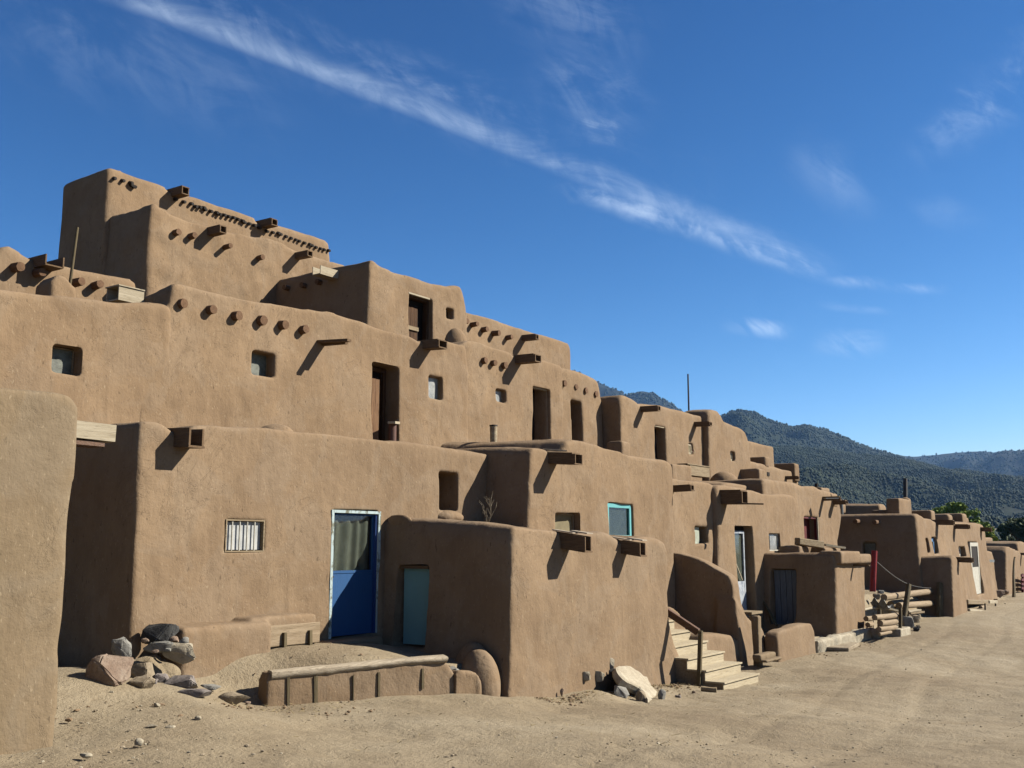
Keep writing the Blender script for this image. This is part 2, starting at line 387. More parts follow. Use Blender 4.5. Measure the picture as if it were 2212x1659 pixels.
def cutr(r, Y=None, X=None, depth=.35, out=.35):
    T = TY(Y) if Y is not None else TX(X); m = MB().sbox(T, r[0], r[1], -out, depth, r[2], r[3]); me = m.mesh()
    return [tuple(v.co) for v in me.vertices], [tuple(p.vertices) for p in me.polygons]
HN = [0]
def house(label, blocks, cut=(), mat='adobe', vox=.05, it=9, chim=(), amp=(.036,.007), group='stepped adobe houses of the village', extra=()):
    """blocks: (pixel outline of the top, plane Y, back Y, bottom z, back slope, batter)"""
    parts = []
    for b in blocks:
        top, Y, Y2, zb = b[:4]; sl = b[4] if len(b) > 4 else 0; bt = b[5] if len(b) > 5 else .02; sp = b[6] if len(b) > 6 else 0
        w = [(at(u, v, Y).x, at(u, v, Y).z) for u, v in top]
        parts.append(prism(w, Y, Y2, zb, sl, bt, sp))
    parts += list(extra)
    w0 = [at(u, v, blocks[0][1]) for u, v in blocks[0][0]]
    loc = (sum(p.x for p in w0)/len(w0), blocks[0][1], max(blocks[0][3], -.5))
    h = thing('adobe_house', label, 'house', loc, group)
    HN[0] += 11
    adobe('wall', parts, M[mat], h, cut, vox, it, amp, HN[0])
    return h

# fittings ---------------------------------------------------------
def viga(h, u, v, Y, L=.2, r=.075, tip=True, droop=.0):
    """round roof beam end sticking out of the wall plane y=Y, pixel = middle of its cut end"""
    L *= random.uniform(.85,1.2); r *= random.uniform(.9,1.08)
    p = at(u, v, Y-L)
    return MB().tube((p.x+random.uniform(-.04,.04), Y+.25, p.z+random.uniform(-.03,.03)), (p.x, Y-L, p.z), r*1.05, r*random.uniform(.86,1.0), 16, 4, 0, .07).put('roof_beam', M['beam_end'], h, True)
def spout(h, u, v, Y, L=.5, w=.26, hh=.2, tilt=.06, mat='wood_y', cover=False, top=True, t=.025, skew=0):
    """wooden rain spout: open ended box of boards. pixel = bottom left corner where it leaves the wall"""
    p = at(u, v, Y)
    def P(a, l, z): return (p.x+a+skew*l, Y-l, p.z+z-tilt*l)
    def bd(mb, a0, a1, z0, z1, l0, l1):
        V = [P(a, l, z) for a in (a0,a1) for l in (l0,l1) for z in (z0,z1)]
        mb.add(V, [(0,1,3,2),(4,6,7,5),(0,4,5,1),(2,3,7,6),(0,2,6,4),(1,5,7,3)])
    m = MB(); bd(m, 0, w, 0, t, -.3, L)
    bd(m, 0, t, t+.001, hh, -.3, L+random.uniform(-.02,.02)); bd(m, w-t, w, t+.001, hh, -.3, L+random.uniform(-.03,.01))
    if top: bd(m, 0, w, hh+.001, hh+t, -.3, L*random.uniform(.9,.98))
    o = m.put('rain_spout', M[mat], h)
    if cover:
        c = MB(); bd(c, -.03, w*.5, hh+t+.001, hh+t+.018, -.15, L*.55); bd(c, w*.30, w+.02, hh+t+.020, hh+t+.04, L*.3, L*1.0)
        c.put('cover_board', M['pale_y'], o)
    return o
def frame(parent, r, T, d0, d1, w, mat, name='frame', sill=True, wt=None):
    m = MB(); s0, s1, z0, z1 = r; wt = wt or w
    m.sbox(T, s0, s0+w, d0, d1, z0, z1); m.sbox(T, s1-w, s1, d0, d1, z0, z1)
    m.sbox(T, s0+w+.001, s1-w-.001, d0+.002, d1, z1-wt, z1)
    if sill: m.sbox(T, s0+w+.001, s1-w-.001, d0+.002, d1, z0, z0+w)
    return m.put(name, M[mat], parent)
def sheet(parent, r, T, d, mat, name, t=.02):
    return MB().sbox(T, r[0], r[1], d, d+t, r[2], r[3]).put(name, M[mat] if isinstance(mat, str) else mat, parent)
def inset(r, a, b=None):
    b = a if b is None else b; return (r[0]+a, r[1]-a, r[2]+b, r[3]-b)
def planks(parent, r, T, d, n, mat, name, t=.03, gap=.008):
    m = MB(); W = (r[1]-r[0])/n
    for i in range(n):
        j = random.uniform(-.004,.004)
        m.sbox(T, r[0]+i*W+gap/2, r[0]+(i+1)*W-gap/2, d+j, d+t+j, r[2]+random.uniform(0,.01), r[3]-random.uniform(0,.01))
    return m.put(name, M[mat], parent)
def curtain(parent, r, T, d, mat, folds=7, amp=.02, name='curtain', tie=0.0):
    n = 60; V = []; F = []
    rows = 8
    for j in range(rows+1):
        t = j/rows; z = r[3]-(r[3]-r[2])*t
        for i in range(n+1):
            q = i/n; s = r[0]+(r[1]-r[0])*q
            V.append(T(s, d+amp*math.sin(q*folds*2*PI+t*1.3+.7*math.sin(q*9))+amp, z))
    for j in range(rows):
        for i in range(n): a = j*(n+1)+i; F.append((a, a+1, a+n+2, a+n+1))
    return MB().add(V, F).put(name, M[mat], parent, True)
def window(h, r, T, d, fmat, pmat, fw=.03, fd=.04, glass=True, behind=None, bars=0, name='window'):
    f = frame(h, r, T, d, d+fd, fw, fmat, name)
    q = inset(r, fw+.001)
    if glass: sheet(f, q, T, d+fd*.55, GLASS, 'pane', .006)
    if behind: curtain(f, q, T, d+fd+.03, behind, 5, .012)
    if pmat: sheet(f, q, T, d+fd*.6+(.01 if glass else 0), pmat, 'backing' if glass else 'pane', .012)
    for i in range(bars):
        x = q[0]+(q[1]-q[0])*(i+.8)/(bars+.9)
        MB().sbox(T, x-.007, x+.007, d+fd*.2, d+fd*.45, q[2], q[3]).put('bar', M['white'], f)
    return f

# ================================================================== HOUSES
# --- near house at the left edge
hL = house('near adobe house wall with rounded corner, leftmost and closest in the foreground',
      [([(-700,760),(-300,800),(0,831),(100,842),(148,850),(166,862),(173,885),(166,960),(150,1130),(133,1330),(120,1480),(109,1600)], 9.3, 12.3, -.1)], mat='adobe_pale', vox=.05, it=8)
p = at(168, 928, 10.9); q = at(242, 938, 10.9)
MB().beam((4.6, 10.9, p.z+.03), (q.x, 10.9, q.z), .16, .20, jit=.05).put('roof_beam', M['pale_x'], hL)
MB().beam((4.6, 11.0, p.z-.14), (q.x-.12, 11.0, q.z-.14), .30, .045).put('beam_board', M['rail'], hL)

# --- ground floor house with the blue screen door
cA = []
rW = rect(485,1123,568,1192,Y=12); rD = rect(709,1103,816,1374,Y=12); rP = rect(947,1020,988,1103,Y=12)
cA += [cutr(inset(rW,.0), Y=12, depth=.22), cutr(inset(rD,.02,.0), Y=12, depth=.20), cutr(rP, Y=12, depth=1.2)]
hA = house('ground floor adobe house with tall blue screen door and white barred window',
      [([(272,1405),(281,1250),(289,1120),(296,960),(301,915),(312,907),(332,908),(352,914),(366,925),(378,934),(405,934),(421,918),(520,921),(600,926),(700,934),(800,945),(900,957),(980,970),(1030,978),(1075,984)], 12, 15.6, .1)],
      cut=cA, vox=.045, it=7)
T = TY(12)
w = window(hA, inset(rW,-.005), T, -.03, 'wood_x', None, .022, .08, False, None, 4)
curtain(w, inset(rW,.03), T, .035, 'sheer', 1, .001, 'curtain')
d = frame(hA, rD, T, -.05, .12, .055, 'white_peel', 'door_frame', False, .045)
rd = (rD[0]+.057, rD[1]-.098, rD[2]+.02, rD[3]-.055)
lf = frame(hA, rd, T, .03, .07, .026, 'blue_door', 'door')
zr = at(760, 1238, 12).z
MB().sbox(T, rd[0]+.027, rd[1]-.027, .035, .06, rd[2]+.027, zr).put('door_panel', M['blue_door'], lf)
MB().sbox(T, rd[0]+.027, rd[1]-.027, .025, .068, zr+.001, zr+.045).put('middle_rail', M['blue_door'], lf)
sheet(lf, (rd[0]+.027, rd[1]-.027, zr+.046, rd[3]-.027), T, .05, GLASS, 'pane', .005)
curtain(lf, (rd[0]+.027, rd[1]-.027, zr+.046, rd[3]-.027), T, .075, 'curtain', 4, .025)
MB().sbox(T, rD[1]-.097, rD[1]-.056, -.02, .12, rD[2]+.02, rD[3]-.055).put('door_post', M['blue_trim'], hA)
MB().tube(T(rd[0]+.03,.03,zr-.05), T(rd[0]+.03,-.03,zr-.05), .014).put('door_handle', M['iron'], lf)
a = at(692,1388,11.85); b = at(806,1380,11.85)
adobe('doorstep', [boxsolid(a.x, b.x, 11.6, 12.1, a.z-.3, rD[2]+.0)], M['adobe'], hA, vox=.04, it=4, amp=(.01,.006))
spout(hA, 374, 966, 12, .34, .27, .27, .05, top=False, t=.03)
for (cx, by, w_, h_) in ((595,940,.34,.2),):
    p = at(cx, by, 13.0); adobe('chimney', [(lambda m:(m.v,m.f))(MB().ell(p, (.32,.32,.18)))], M['adobe_up'], hA, vox=.04, it=3, amp=(.01,.01))
# shadowed little recess: deer skull like lump hanging in the passage

# --- bench in front of the blue door house
a = at(385,1400,11.5); b = at(691,1400,11.5); zt = at(620,1343,11.5).z
bn = thing('adobe_bench', 'low rounded adobe bench with a wooden end board, left of the blue door', 'bench', (a.x, 11.6, .8))
xm = at(548,1370,11.5).x
adobe('seat', [boxsolid(a.x, xm+.3, 11.42, 12.1, .3, zt+.03), boxsolid(xm, b.x, 11.58, 12.1, .3, zt+.09)], M['adobe'], bn, vox=.035, it=12, amp=(.02,.008), seed=4)
MB().beam((xm,11.55,zt-.19),(b.x+.0,11.55,zt-.195),.10,.30,jit=.04).put('front_board', M['log'], bn, bevel=.01)
for u in (580,617,672):
    p = at(u,1380,11.45); MB().beam((p.x,11.46,.62),(p.x,11.48,zt-(.20 if u<600 else .15)),.055,.05,(1,0,0)).put('stake', M['wood_z'], bn)

# --- projecting front block with two rain spouts
hB_top = [(1090,1490),(1096,1380),(1100,1270),(1105,1170),(1110,1141),(1125,1137),(1150,1139),(1190,1142),(1212,1146),(1225,1156),(1262,1156),(1300,1152),(1318,1158),(1332,1168),(1362,1170),(1385,1161),(1420,1164),(1436,1172),(1442,1190),(1441,1280),(1443,1345),(1452,1390),(1470,1430),(1488,1472)]
XB = 13.14
rB = rect(857,1222,922,1397,X=XB)
hB = house('front adobe block with two wooden rain spouts and a teal door on its shaded side',
      [(hB_top, 9.33, 12.3, -.7, .075, .035, .08)], cut=[cutr(rB, X=XB, depth=.26)], vox=.045, it=7)
TB = TX(XB)
m = planks(hB, inset(rB,.03,.02), TB, .14, 1, 'teal', 'door', .04)
MB().sbox(TB, rB[0]-.02, rB[1]-.02, .05, .16, rB[3]-.05, rB[3]+.0).put('lintel', M['wood_y'], hB)
adobe('corner_buttress', [(lambda m:(m.v,m.f))(MB().ell((12.82,9.68,.1),(.31,.38,.64))),(lambda m:(m.v,m.f))(MB().ell((12.97,9.90,.1),(.26,.42,.72)))], M['adobe'], hB, vox=.035, it=8, amp=(.02,.008), seed=9)
adobe('parapet_curl', [(lambda m:(m.v,m.f))(MB().ell((XB+.14, 11.75, 2.70),(.07,.30,.13)))], M['adobe'], hB, vox=.04, it=5, amp=(.01,.005), seed=3)
spout(hB, 1211, 1185, 9.33, .47, .26, .26, .14, cover=True, top=False)
spout(hB, 1337, 1195, 9.33, .45, .24, .24, .14, cover=True, top=False)
adobe('adobe_ledge', [(lambda m:(m.v,m.f))(MB().ell(at(966,1118,12.05),(.42,.26,.14)))], M['adobe'], hA, vox=.04, it=4, seed=2)

# --- house with the turquoise window
r1 = rect(1197,1108,1252,1162,Y=11); r2 = rect(1313,1088,1366,1165,Y=11)
hH = house('adobe house with bright turquoise framed window above the front block, centre',
      [([(1130,1400),(1136,1140),(1142,1020),(1145,978),(1152,968),(1176,968),(1190,980),(1213,980),(1224,957),(1238,951),(1340,972),(1362,984),(1400,990),(1436,996),(1450,1003),(1453,1040),(1454,1200),(1454,1450)], 11, 14.6, -.3, .05)],
      cut=[cutr(r1,Y=11,depth=.25), cutr(r2,Y=11,depth=.16)], vox=.05, it=6, mat='adobe_up')
T = TY(11)
window(hH, r1, T, .14, 'wood_x', 'blind', .04, .05, False)
w = window(hH, r2, T, .02, 'turq', 'greyglass', .09, .07, True)
spout(hH, 1183, 1001, 11, .62, .30, .20, .07, cover=False)
MB().beam((at(1183,975,11).x-.03,11.1,at(1183,968,10.9).z),(at(1183,975,11).x+.3,10.75,at(1183,968,10.9).z-.03),.12,.02).put('cover_board', M['pale_y'], hH)
p = at(1192,972,12.1); adobe('chimney', [(lambda m:(m.v,m.f))(MB().ell(p,(.28,.25,.26)))], M['adobe_up'], hH, vox=.04, it=4)
p = at(1344,968,12.2); adobe('chimney', [boxsolid(p.x-.22,p.x+.22,12.1,12.5,p.z-.6,p.z+.15)], M['adobe_up'], hH, vox=.05, it=9)

# --- second floor terrace houses (plane 14.3)
rw0 = rect(112,748,175,808,Y=14.27)
hC0 = house('second floor adobe wall with a square recessed window, far left',
      [([(-420,560),(-120,600),(0,621),(100,632),(180,642),(280,652),(345,657),(366,660),(372,668),(373,1000)], 14.27, 17.2, 3.0)], cut=[cutr(rw0,Y=14.27,depth=.30)], vox=.055, it=8, mat='adobe_up')
window(hC0, rw0, TY(14.27), .2, 'wood_x', 'greyglass', .02, .03, False)
rw1 = rect(542,760,592,813,Y=14.3); rd1 = rect(803,788,859,990,Y=14.3); rw2 = rect(924,813,955,863,Y=14.3)
hC1 = house('second floor adobe house with six round beam ends and an open plank door',
      [([(290,1000),(290,672),(350,668),(362,664),(366,650),(369,622),(376,612),(392,613),(440,625),(480,633),(560,647),(600,654),(660,665),(699,670),(712,669),(726,675),(760,686),(800,700),(850,715),(893,729),(905,738),(938,738),(948,731),(985,738),(1006,742),(1012,755),(1013,1000)], 14.3, 15.4, 3.0, -.12)],
      extra=[boxsolid(11.2,21,15.1,19.9,3,6.15)],
      cut=[cutr(rw1,Y=14.3,depth=.3), cutr(rd1,Y=14.3,depth=.55), cutr(rw2,Y=14.3,depth=.22)], vox=.055, it=7, mat='adobe_up')
T = TY(14.3)
window(hC1, rw1, T, .18, 'wood_x', 'greyglass', .02, .03, False)
frame(hC1, inset(rd1,.0), T, .35, .45, .09, 'dark_z', 'door_frame', False)
sheet(hC1, rd1, T, .44, 'dark', 'painted_doorway_shade')  # black sheet set in the recess, room shade put into its colour
# the door leaf stands half open against the left jamb
a = T(rd1[0]+.06,.02,0); b = T(rd1[0]+.40,.42,0)
planks(hC1, (rd1[0]+.0, rd1[0]+(rd1[1]-rd1[0])*.46, rd1[2], rd1[3]-.30), T, .13, 3, 'plank_red', 'door', .04)
MB().beam((rd1[0]+.33,14.05,at(835,912,14.1).z),(rd1[0]+.70,14.25,at(843,909,14.1).z),.16,.05).put('shelf_board', M['pale_x'], hC1)
MB().tube((rd1[0]+.55,14.22,3.6),(rd1[0]+.55,14.22,at(843,913,14.1).z),.085).put('stovepipe', M['rustpipe'], hC1, True)
window(hC1, rw2, T, .1, 'wood_x', 'plastic', .015, .03, False)
for x, y in ((1125,929),(1304,966),(1461,1004),(1611,1032),(1744,1059),(1869,1085)): viga(hC1, *Z(1,x,y), 14.3, .13, .088)
p = at(693,741,14.3); q = at(757,735,13.53)
MB().beam((p.x-.05,14.5,p.z+.03),(p.x+.02,13.55,q.z+.0),.12,.05).add(*(lambda m:(m.v,m.f))(MB().beam((p.x+.05,14.5,p.z-.02),(p.x+.10,13.7,q.z-.02),.08,.04))).put('rain_spout', M['wood_y'], hC1)
spout(hC1, *Z(2,727,652), 14.3, .50, .28, .17, .05)
rw3 = rect(1071,842,1092,869,Y=14.34); rd3 = rect(1150,838,1187,985,Y=14.34)
hC2 = house('second floor adobe house with tall dark doorway, right of the rusty cream stovepipe',
      [([(960,1000),(960,760),(1000,740),(1012,732),(1032,736),(1096,756),(1106,762),(1118,775),(1142,777),(1158,772),(1190,780),(1213,788),(1217,800),(1216,1000)], 14.34, 15.8, 3.2)],
      cut=[cutr(rw3,Y=14.34,depth=.22), cutr(rd3,Y=14.34,depth=.6)], extra=[boxsolid(20.9,24.5,15.5,18.2,3,6.3)], vox=.06, it=6, mat='adobe_up')
T = TY(14.34)
window(hC2, rw3, T, .1, 'wood_x', 'plastic', .03, .03, False)
sheet(hC2, rd3, T, .42, 'dark', 'painted_doorway_shade')  # shade of the room is painted by this near-black sheet
MB().sbox(T, rd3[0]+.02, rd3[0]+.10, .12, .5, rd3[2], rd3[3]-.5).put('door', M['dark_z'], hC2)
MB().sbox(T, rd3[0], rd3[1], .05, .14, rd3[3]-.03, rd3[3]+.03).put('lintel', M['pale_x'], hC2)
spout(hC2, *Z(2,1295,740), 14.34, .62, .26, .18, .03)
for x, y in ((1122,722),(1180,739),(1244,752)): viga(hC2, *Z(2,x,y), 14.34, .08, .085)
rd4 = rect(1232,866,1256,975,Y=14.38)
hC3 = house('second floor adobe house with four beam ends above a narrow dark doorway',
      [([(1180,1000),(1180,800),(1208,790),(1236,797),(1262,806),(1284,816),(1293,823),(1298,845),(1302,870),(1300,1000)], 14.38, 18.5, 3.2)],
      cut=[cutr(rd4,Y=14.38,depth=.6)], vox=.065, it=6, mat='adobe_up')
sheet(hC3, rd4, TY(14.38), .40, 'dark', 'painted_doorway_shade')  # near-black backing stands in for the unlit room
MB().sbox(TY(14.38), rd4[0]+.0, rd4[0]+.07, .1, .4, rd4[2], rd4[3]-.35).put('door', M['dark_z'], hC3)
for x, y in ((1606,863),(1675,885),(1736,906),(1797,928)): viga(hC3, *Z(2,x,y), 14.38, .07, .09)

# --- third floor left (behind the parapet)
hD0 = house('upper left adobe house with small round beam ends, below the tall tower',
      [([(-260,470),(-60,500),(-20,545),(-4,538),(8,531),(22,530),(38,536),(52,547),(66,557),(110,567),(180,581),(240,592),(284,601),(296,611),(301,640),(303,720)], 17, 20, 5.5)], vox=.06, it=7, mat='adobe_up')
for x, y in ((128,705),(500,793),(613,810),(748,838),(262,738)): viga(hD0, *Z(1,x,y), 17, .24, .08)
spout(hD0, *Z(1,205,710), 17, .38, .34, .20, .02, top=False)
hx = [at(*Z(1,x,y),15.6) for x, y in ((310,800),(350,760),(380,752),(400,768),(430,800),(460,830),(470,900))]
adobe('stepped_chimney', [prism([(p.x, p.z) for p in hx], 15.6, 16.1, 5.6)], M['adobe_up'], hD0, vox=.045, it=3, amp=(.02,.012))
p = at(*Z(1,420,760),15.8); q = at(*Z(1,473,465),15.8)
tag(MB().tube((p.x,15.8,p.z-.6),(q.x,15.8,q.z),.028,.024).put('wooden_pole', M['wood_z'], None, True), 'slanted pale wooden pole standing on the upper left roof before the tower', 'pole')
a = Z(1,722,905); p = at(*a,15.0); q = at(*Z(1,880,860),15.0)
m = MB().box(p.x,q.x,15.0,15.35,p.z,p.z+.025).box(p.x,q.x,15.0,15.022,p.z+.026,p.z+.24).box(p.x,q.x,15.33,15.352,p.z+.026,p.z+.24).box(p.x-.02,q.x,14.98,15.37,p.z+.241,p.z+.26)
m.put('rain_spout', M['pale_x'], hC1)

# --- fourth floor and the tower
hT2 = house('fourth floor adobe block with four stub beams and two spouts, under the tower',
      [([(311,700),(312,600),(319,500),(322,460),(325,445),(331,438),(345,443),(375,461),(425,479),(470,495),(560,510),(605,520),(640,540),(690,557),(741,572),(790,600)], 19.85, 21.5, 5.0)], vox=.075, it=4, mat='adobe_up', amp=(.05,.022))
for x, y, l in ((1092,492,.15),(1190,512,.2),(1408,576,.30),(1604,645,.2)): viga(hT2, *Z(1,x,y), 19.85, l, .075)
spout(hT2, *Z(1,1262,512), 19.85, .48, .20, .17, .02); spout(hT2, *Z(1,1797,655), 19.85, .50, .18, .14, .02)
hT1 = house('tallest adobe tower block on top with a row of exposed sticks under the roof edge',
      [([(222,600),(224,470),(231,380),(233,366),(240,360),(262,366),(300,380),(340,394),(358,401),(366,413),(392,415),(402,419),(480,444),(552,468),(562,485),(585,487),(600,486),(650,502),(700,517),(710,522),(713,535),(714,620)], 21.45, 23.4, 6.5)], vox=.07, it=6, mat='adobe_up')
spout(hT1, *Z(1,1045,275), 21.45, .42, .24, .19, .02); spout(hT1, *Z(1,1592,462), 21.45, .42, .24, .18, .02)
segs = [((695,165),(795,190)),((800,203),(818,210)),((1070,292),(1165,320)),((1188,335),(1240,342)),((1247,352),(1322,372)),((1335,378),(1475,418)),((1490,432),(1580,460)),((1625,482),(1695,497)),((1708,505),(1800,535)),((1820,545),(1885,563)),((1900,575),(2000,602))]
for (a, b) in segs:
    p = at(*Z(1,*a),21.42); q = at(*Z(1,*b),21.42); n = max(3, int((q.x-p.x)/.12)); m = MB()
    for i in range(n):
        t = i/(n-1) if n > 1 else 0; x = p.x+(q.x-p.x)*t; z = p.z+(q.z-p.z)*t
        l = random.uniform(.06,.13)
        m.tube((x,21.6,z+.03),(x+random.uniform(-.02,.02),21.36-l*.2,z-.02-l*.25+random.uniform(-.02,.02)),.062,.040,6,1)
    m.put('stick_row', M['iron'], hT1)

# --- third floor house with door
rdM = rect(884,640,933,760,Y=16.6); rwM = rect(963,666,979,690,Y=16.6)
hM = house('third floor adobe house with weathered plank door and tiny square window, against the sky',
      [([(788,760),(794,640),(797,575),(801,562),(806,559),(814,565),(824,574),(851,584),(883,594),(915,605),(945,614),(968,619),(984,617),(993,617),(999,625),(1004,645),(1008,670),(1010,700),(1009,790)], 16.6, 20.0, 5.8, .0)],
      cut=[cutr(rdM,Y=16.6,depth=.4), cutr(rwM,Y=16.6,depth=.3)], vox=.06, it=5, mat='adobe_up')
T = TY(16.6)
frame(hM, inset(rdM,.0), T, .12, .26, .07, 'dark_z', 'door_frame', False)
dl = planks(hM, (rdM[0]+.03, rdM[0]+(rdM[1]-rdM[0])*.62, rdM[2], rdM[3]-.28), T, .2, 4, 'dark_z', 'door')
MB().sbox(T, rdM[0]+.03, rdM[0]+(rdM[1]-rdM[0])*.62, .16, .199, at(905,708,16.6).z-.05, at(905,708,16.6).z+.05).put('cross_board', M['wood_x'], dl)
sheet(hM, rdM, T, .29, 'dark', 'painted_doorway_shade'); sheet(hM, rwM, T, .18, 'dark', 'painted_opening_shade')  # two black sheets paint the shade inside the door and window recesses
MB().sbox(T, rdM[0]-.04, rdM[1]-.1, -.01, .08, rdM[3]-.02, rdM[3]+.02).put('lintel', M['pale_x'], hM)
xM = at(792,640,16.6).x
p = atx(726, 600, xM)
MB().box(xM-.55,xM+.2,p.y-.02,p.y+.26,p.z-.02,p.z).box(xM-.55,xM+.2,p.y-.02,p.y+.0,p.z+.001,p.z+.19).box(xM-.55,xM+.2,p.y+.24,p.y+.26,p.z+.001,p.z+.19).put('rain_spout', M['pale_x'], hM)
for u, v in ((620,622),(657,617),(690,610)):
    p = atx(u, v, xM); MB().tube((xM+.2,p.y,p.z),(xM-.1,p.y,p.z),.07).put('roof_beam', M['beam_end'], hM, True)
# rounded roof oven between the levels
p = at(992,738,15.0); rO = adobe('roof_vent', [(lambda m:(m.v,m.f))(MB().ell((p.x,15.1,p.z-.1),(.31,.28,.45)))], M['adobe_up'], hM, vox=.045, it=3, amp=(.015,.008))
hE = house('third floor adobe house with five small beam ends, right of the highest door',
      [([(985,760),(985,668),(1008,671),(1030,677),(1113,706),(1180,727),(1220,739),(1229,744),(1231,752),(1232,810)], 18, 21, 5.8)], vox=.065, it=5, mat='adobe_up')
for x, y in ((1070,500),(1130,532),(1203,557),(1280,580),(1010,483)): viga(hE, *Z(2,x,y), 18, .22, .085)
spout(hE, *Z(2,1335,602), 18, .55, .2, .15, .03)

# --- houses to the right of the centre
rdF = rect(1413,921,1437,1025,Y=13.8); rwF = rect(1486,958,1496,982,Y=13.8)
hF = house('adobe upper house with brown door between two spouts, left of the thin dark pole',
      [([(1341,1100),(1341,990),(1340,900),(1339,865),(1343,855),(1352,854),(1376,864),(1382,871),(1390,870),(1440,880),(1487,891),(1515,897),(1527,901),(1531,910),(1532,1100)], 13.8, 17, 3.0)],
      cut=[cutr(rdF,Y=13.8,depth=.4), cutr(rwF,Y=13.8,depth=.15)], vox=.065, it=5, mat='adobe_up')
T = TY(13.8)
planks(hF, (rdF[0]+.02, rdF[0]+(rdF[1]-rdF[0])*.5, rdF[2], rdF[3]-.05), T, .2, 2, 'rail', 'door')
sheet(hF, rdF, T, .27, 'dark', 'painted_doorway_shade'); MB().sbox(T, rdF[0]-.03, rdF[1]-.05, -.01, .1, rdF[3]-.03, rdF[3]+.03).put('lintel', M['pale_x'], hF)  # interior shade comes from the near-black colour of the sheet
window(hF, inset(rwF,.02), T, .03, 'pale_x', 'blind', .05, .03, False)
spout(hF, *Z(6,1150,358), 13.8, .55, .18, .13, .02); spout(hF, *Z(6,1540,466), 13.8, .55, .17, .12, .03)
rwG = rect(1577,976,1587,995,Y=13.6)
hG = house('adobe upper house with raised rounded corner and tiny window, right of the thin dark pole',
      [([(1530,1150),(1530,1000),(1530,900),(1532,888),(1540,884),(1552,888),(1559,897),(1563,908),(1580,916),(1600,923),(1611,930),(1617,945),(1621,990),(1622,1150)], 13.6, 14.6, 3.0)],
      cut=[cutr(rwG,Y=13.6,depth=.2)], extra=[boxsolid(31,38,14.4,17,3,6.1)], vox=.065, it=6, mat='adobe_up')
window(hG, rwG, TY(13.6), .08, 'pale_x', 'greyglass', .06, .03, False)
p = at(1488,893,14.6); q = at(1486,808,14.6)
tag(MB().tube((p.x,14.6,p.z-1.2),(q.x,14.6,q.z),.034,.026).put('roof_pole', M['antenna'], None, True), 'thin dark vertical pole rising from the roofs right of centre against the sky', 'pole')
hR = house('low adobe rooftop block with two stub chimneys, below the mountain',
      [([(1608,1120),(1608,990),(1622,996),(1650,1003),(1690,1012),(1705,1014),(1720,1018),(1727,1030),(1728,1120)], 13.8, 16.5, 3.0)], vox=.08, it=4, mat='adobe_up')
def stub(h, u0, u1, v0, v1, Y, d=.5, mat='adobe_up', name='chimney', vox=.06, it=4):
    r = rect(u0, v0, u1, v1, Y=Y); return adobe(name, [boxsolid(r[0], r[1], Y, Y+d, r[2], r[3])], M[mat], h, vox=vox, it=it, amp=(.02,.01), seed=int(u0))
stub(hR, 1654, 1664, 986, 1012, 13.75, 1.5); stub(hR, 1718, 1728, 1001, 1040, 13.7, .9); stub(hR, 1640, 1653, 1011, 1040, 12.9, .8)
spout(hR, *Z(8,-2,220), 13.8, .5, .15, .1, .02)
sheet(hR, rect(1656,1020,1661,1028,Y=13.78), TY(13.78), -.03, 'dark', 'painted_opening_shade', .05)  # no hole cut here, a near-black patch paints the shade of one

# middle ground-floor row right of the stairs
rI = rect(1500,1137,1526,1176,Y=11.15)
hI = house('adobe house wall with deep square window niche above the curved stair wall',
      [([(1440,1500),(1440,1030),(1455,1031),(1487,1037),(1517,1040),(1538,1044),(1549,1053),(1555,1075),(1562,1110),(1565,1500)], 11.15, 13.6, -.6)], cut=[cutr(rI,Y=11.15,depth=.4)], vox=.06, it=7, mat='adobe_up')
sheet(hI, (rI[0]-.05,rI[0]+(rI[1]-rI[0])*.66,rI[2],rI[3]-.02), TY(11.15), .09, 'palepane', 'blind')
spout(hI, *Z(6,1368,945), 11.15, .55, .2, .13, -.02)
rd5 = rect(1589,1137,1628,1330,Y=11.0); rw5 = rect(1661,1153,1684,1190,Y=11.0)
hI2 = house('adobe house with pale blue screen door and small dark window, behind the small shed',
      [([(1548,1500),(1548,1056),(1553,1048),(1562,1047),(1600,1053),(1654,1064),(1696,1068),(1714,1070),(1721,1078),(1723,1100),(1724,1500)], 11.0, 13.4, -.6)],
      cut=[cutr(rd5,Y=11,depth=.32), cutr(rw5,Y=11,depth=.14)], vox=.06, it=7, mat='adobe_up')
T = TY(11.0)
rr = (rd5[0], rd5[0]+(rd5[1]-rd5[0])*.86, rd5[2], rd5[3]-.12)
f = frame(hI2, rr, T, .17, .22, .07, 'paleblue', 'door')
zr = at(1608,1262,11).z
MB().sbox(T, rr[0]+.071, rr[1]-.071, .175, .21, rr[2]+.071, zr).put('door_panel', M['paleblue'], f)
MB().sbox(T, rr[0]+.071, rr[1]-.071, .172, .215, zr+.001, zr+.07).put('middle_rail', M['paleblue'], f)
sheet(f, (rr[0]+.071, rr[1]-.071, zr+.071, rr[3]-.071), T, .195, GLASS, 'pane', .006)
sheet(f, (rr[0]+.071, rr[1]-.071, zr+.071, rr[3]-.071), T, .225, 'curtain', 'curtain', .01)
MB().beam(T(rr[0]+.1,.16,zr+.9),T(rr[1]-.25,.16,zr+.1),.02,.03).put('brace', M['pale_x'], f)
sheet(hI2, rd5, T, .245, 'dark', 'painted_doorway_shade')  # black sheet behind the door leaf, painted in place of indoor shade
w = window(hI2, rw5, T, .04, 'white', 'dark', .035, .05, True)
sheet(w, (rw5[0]+.2, rw5[1]-.12, rw5[2]+.04, rw5[3]-.06), T, .05, 'plastic', 'curtain', .008)
o = spout(hI2, *Z(7,625,150), 11.0, .60, .42, .33, .02, t=.04)
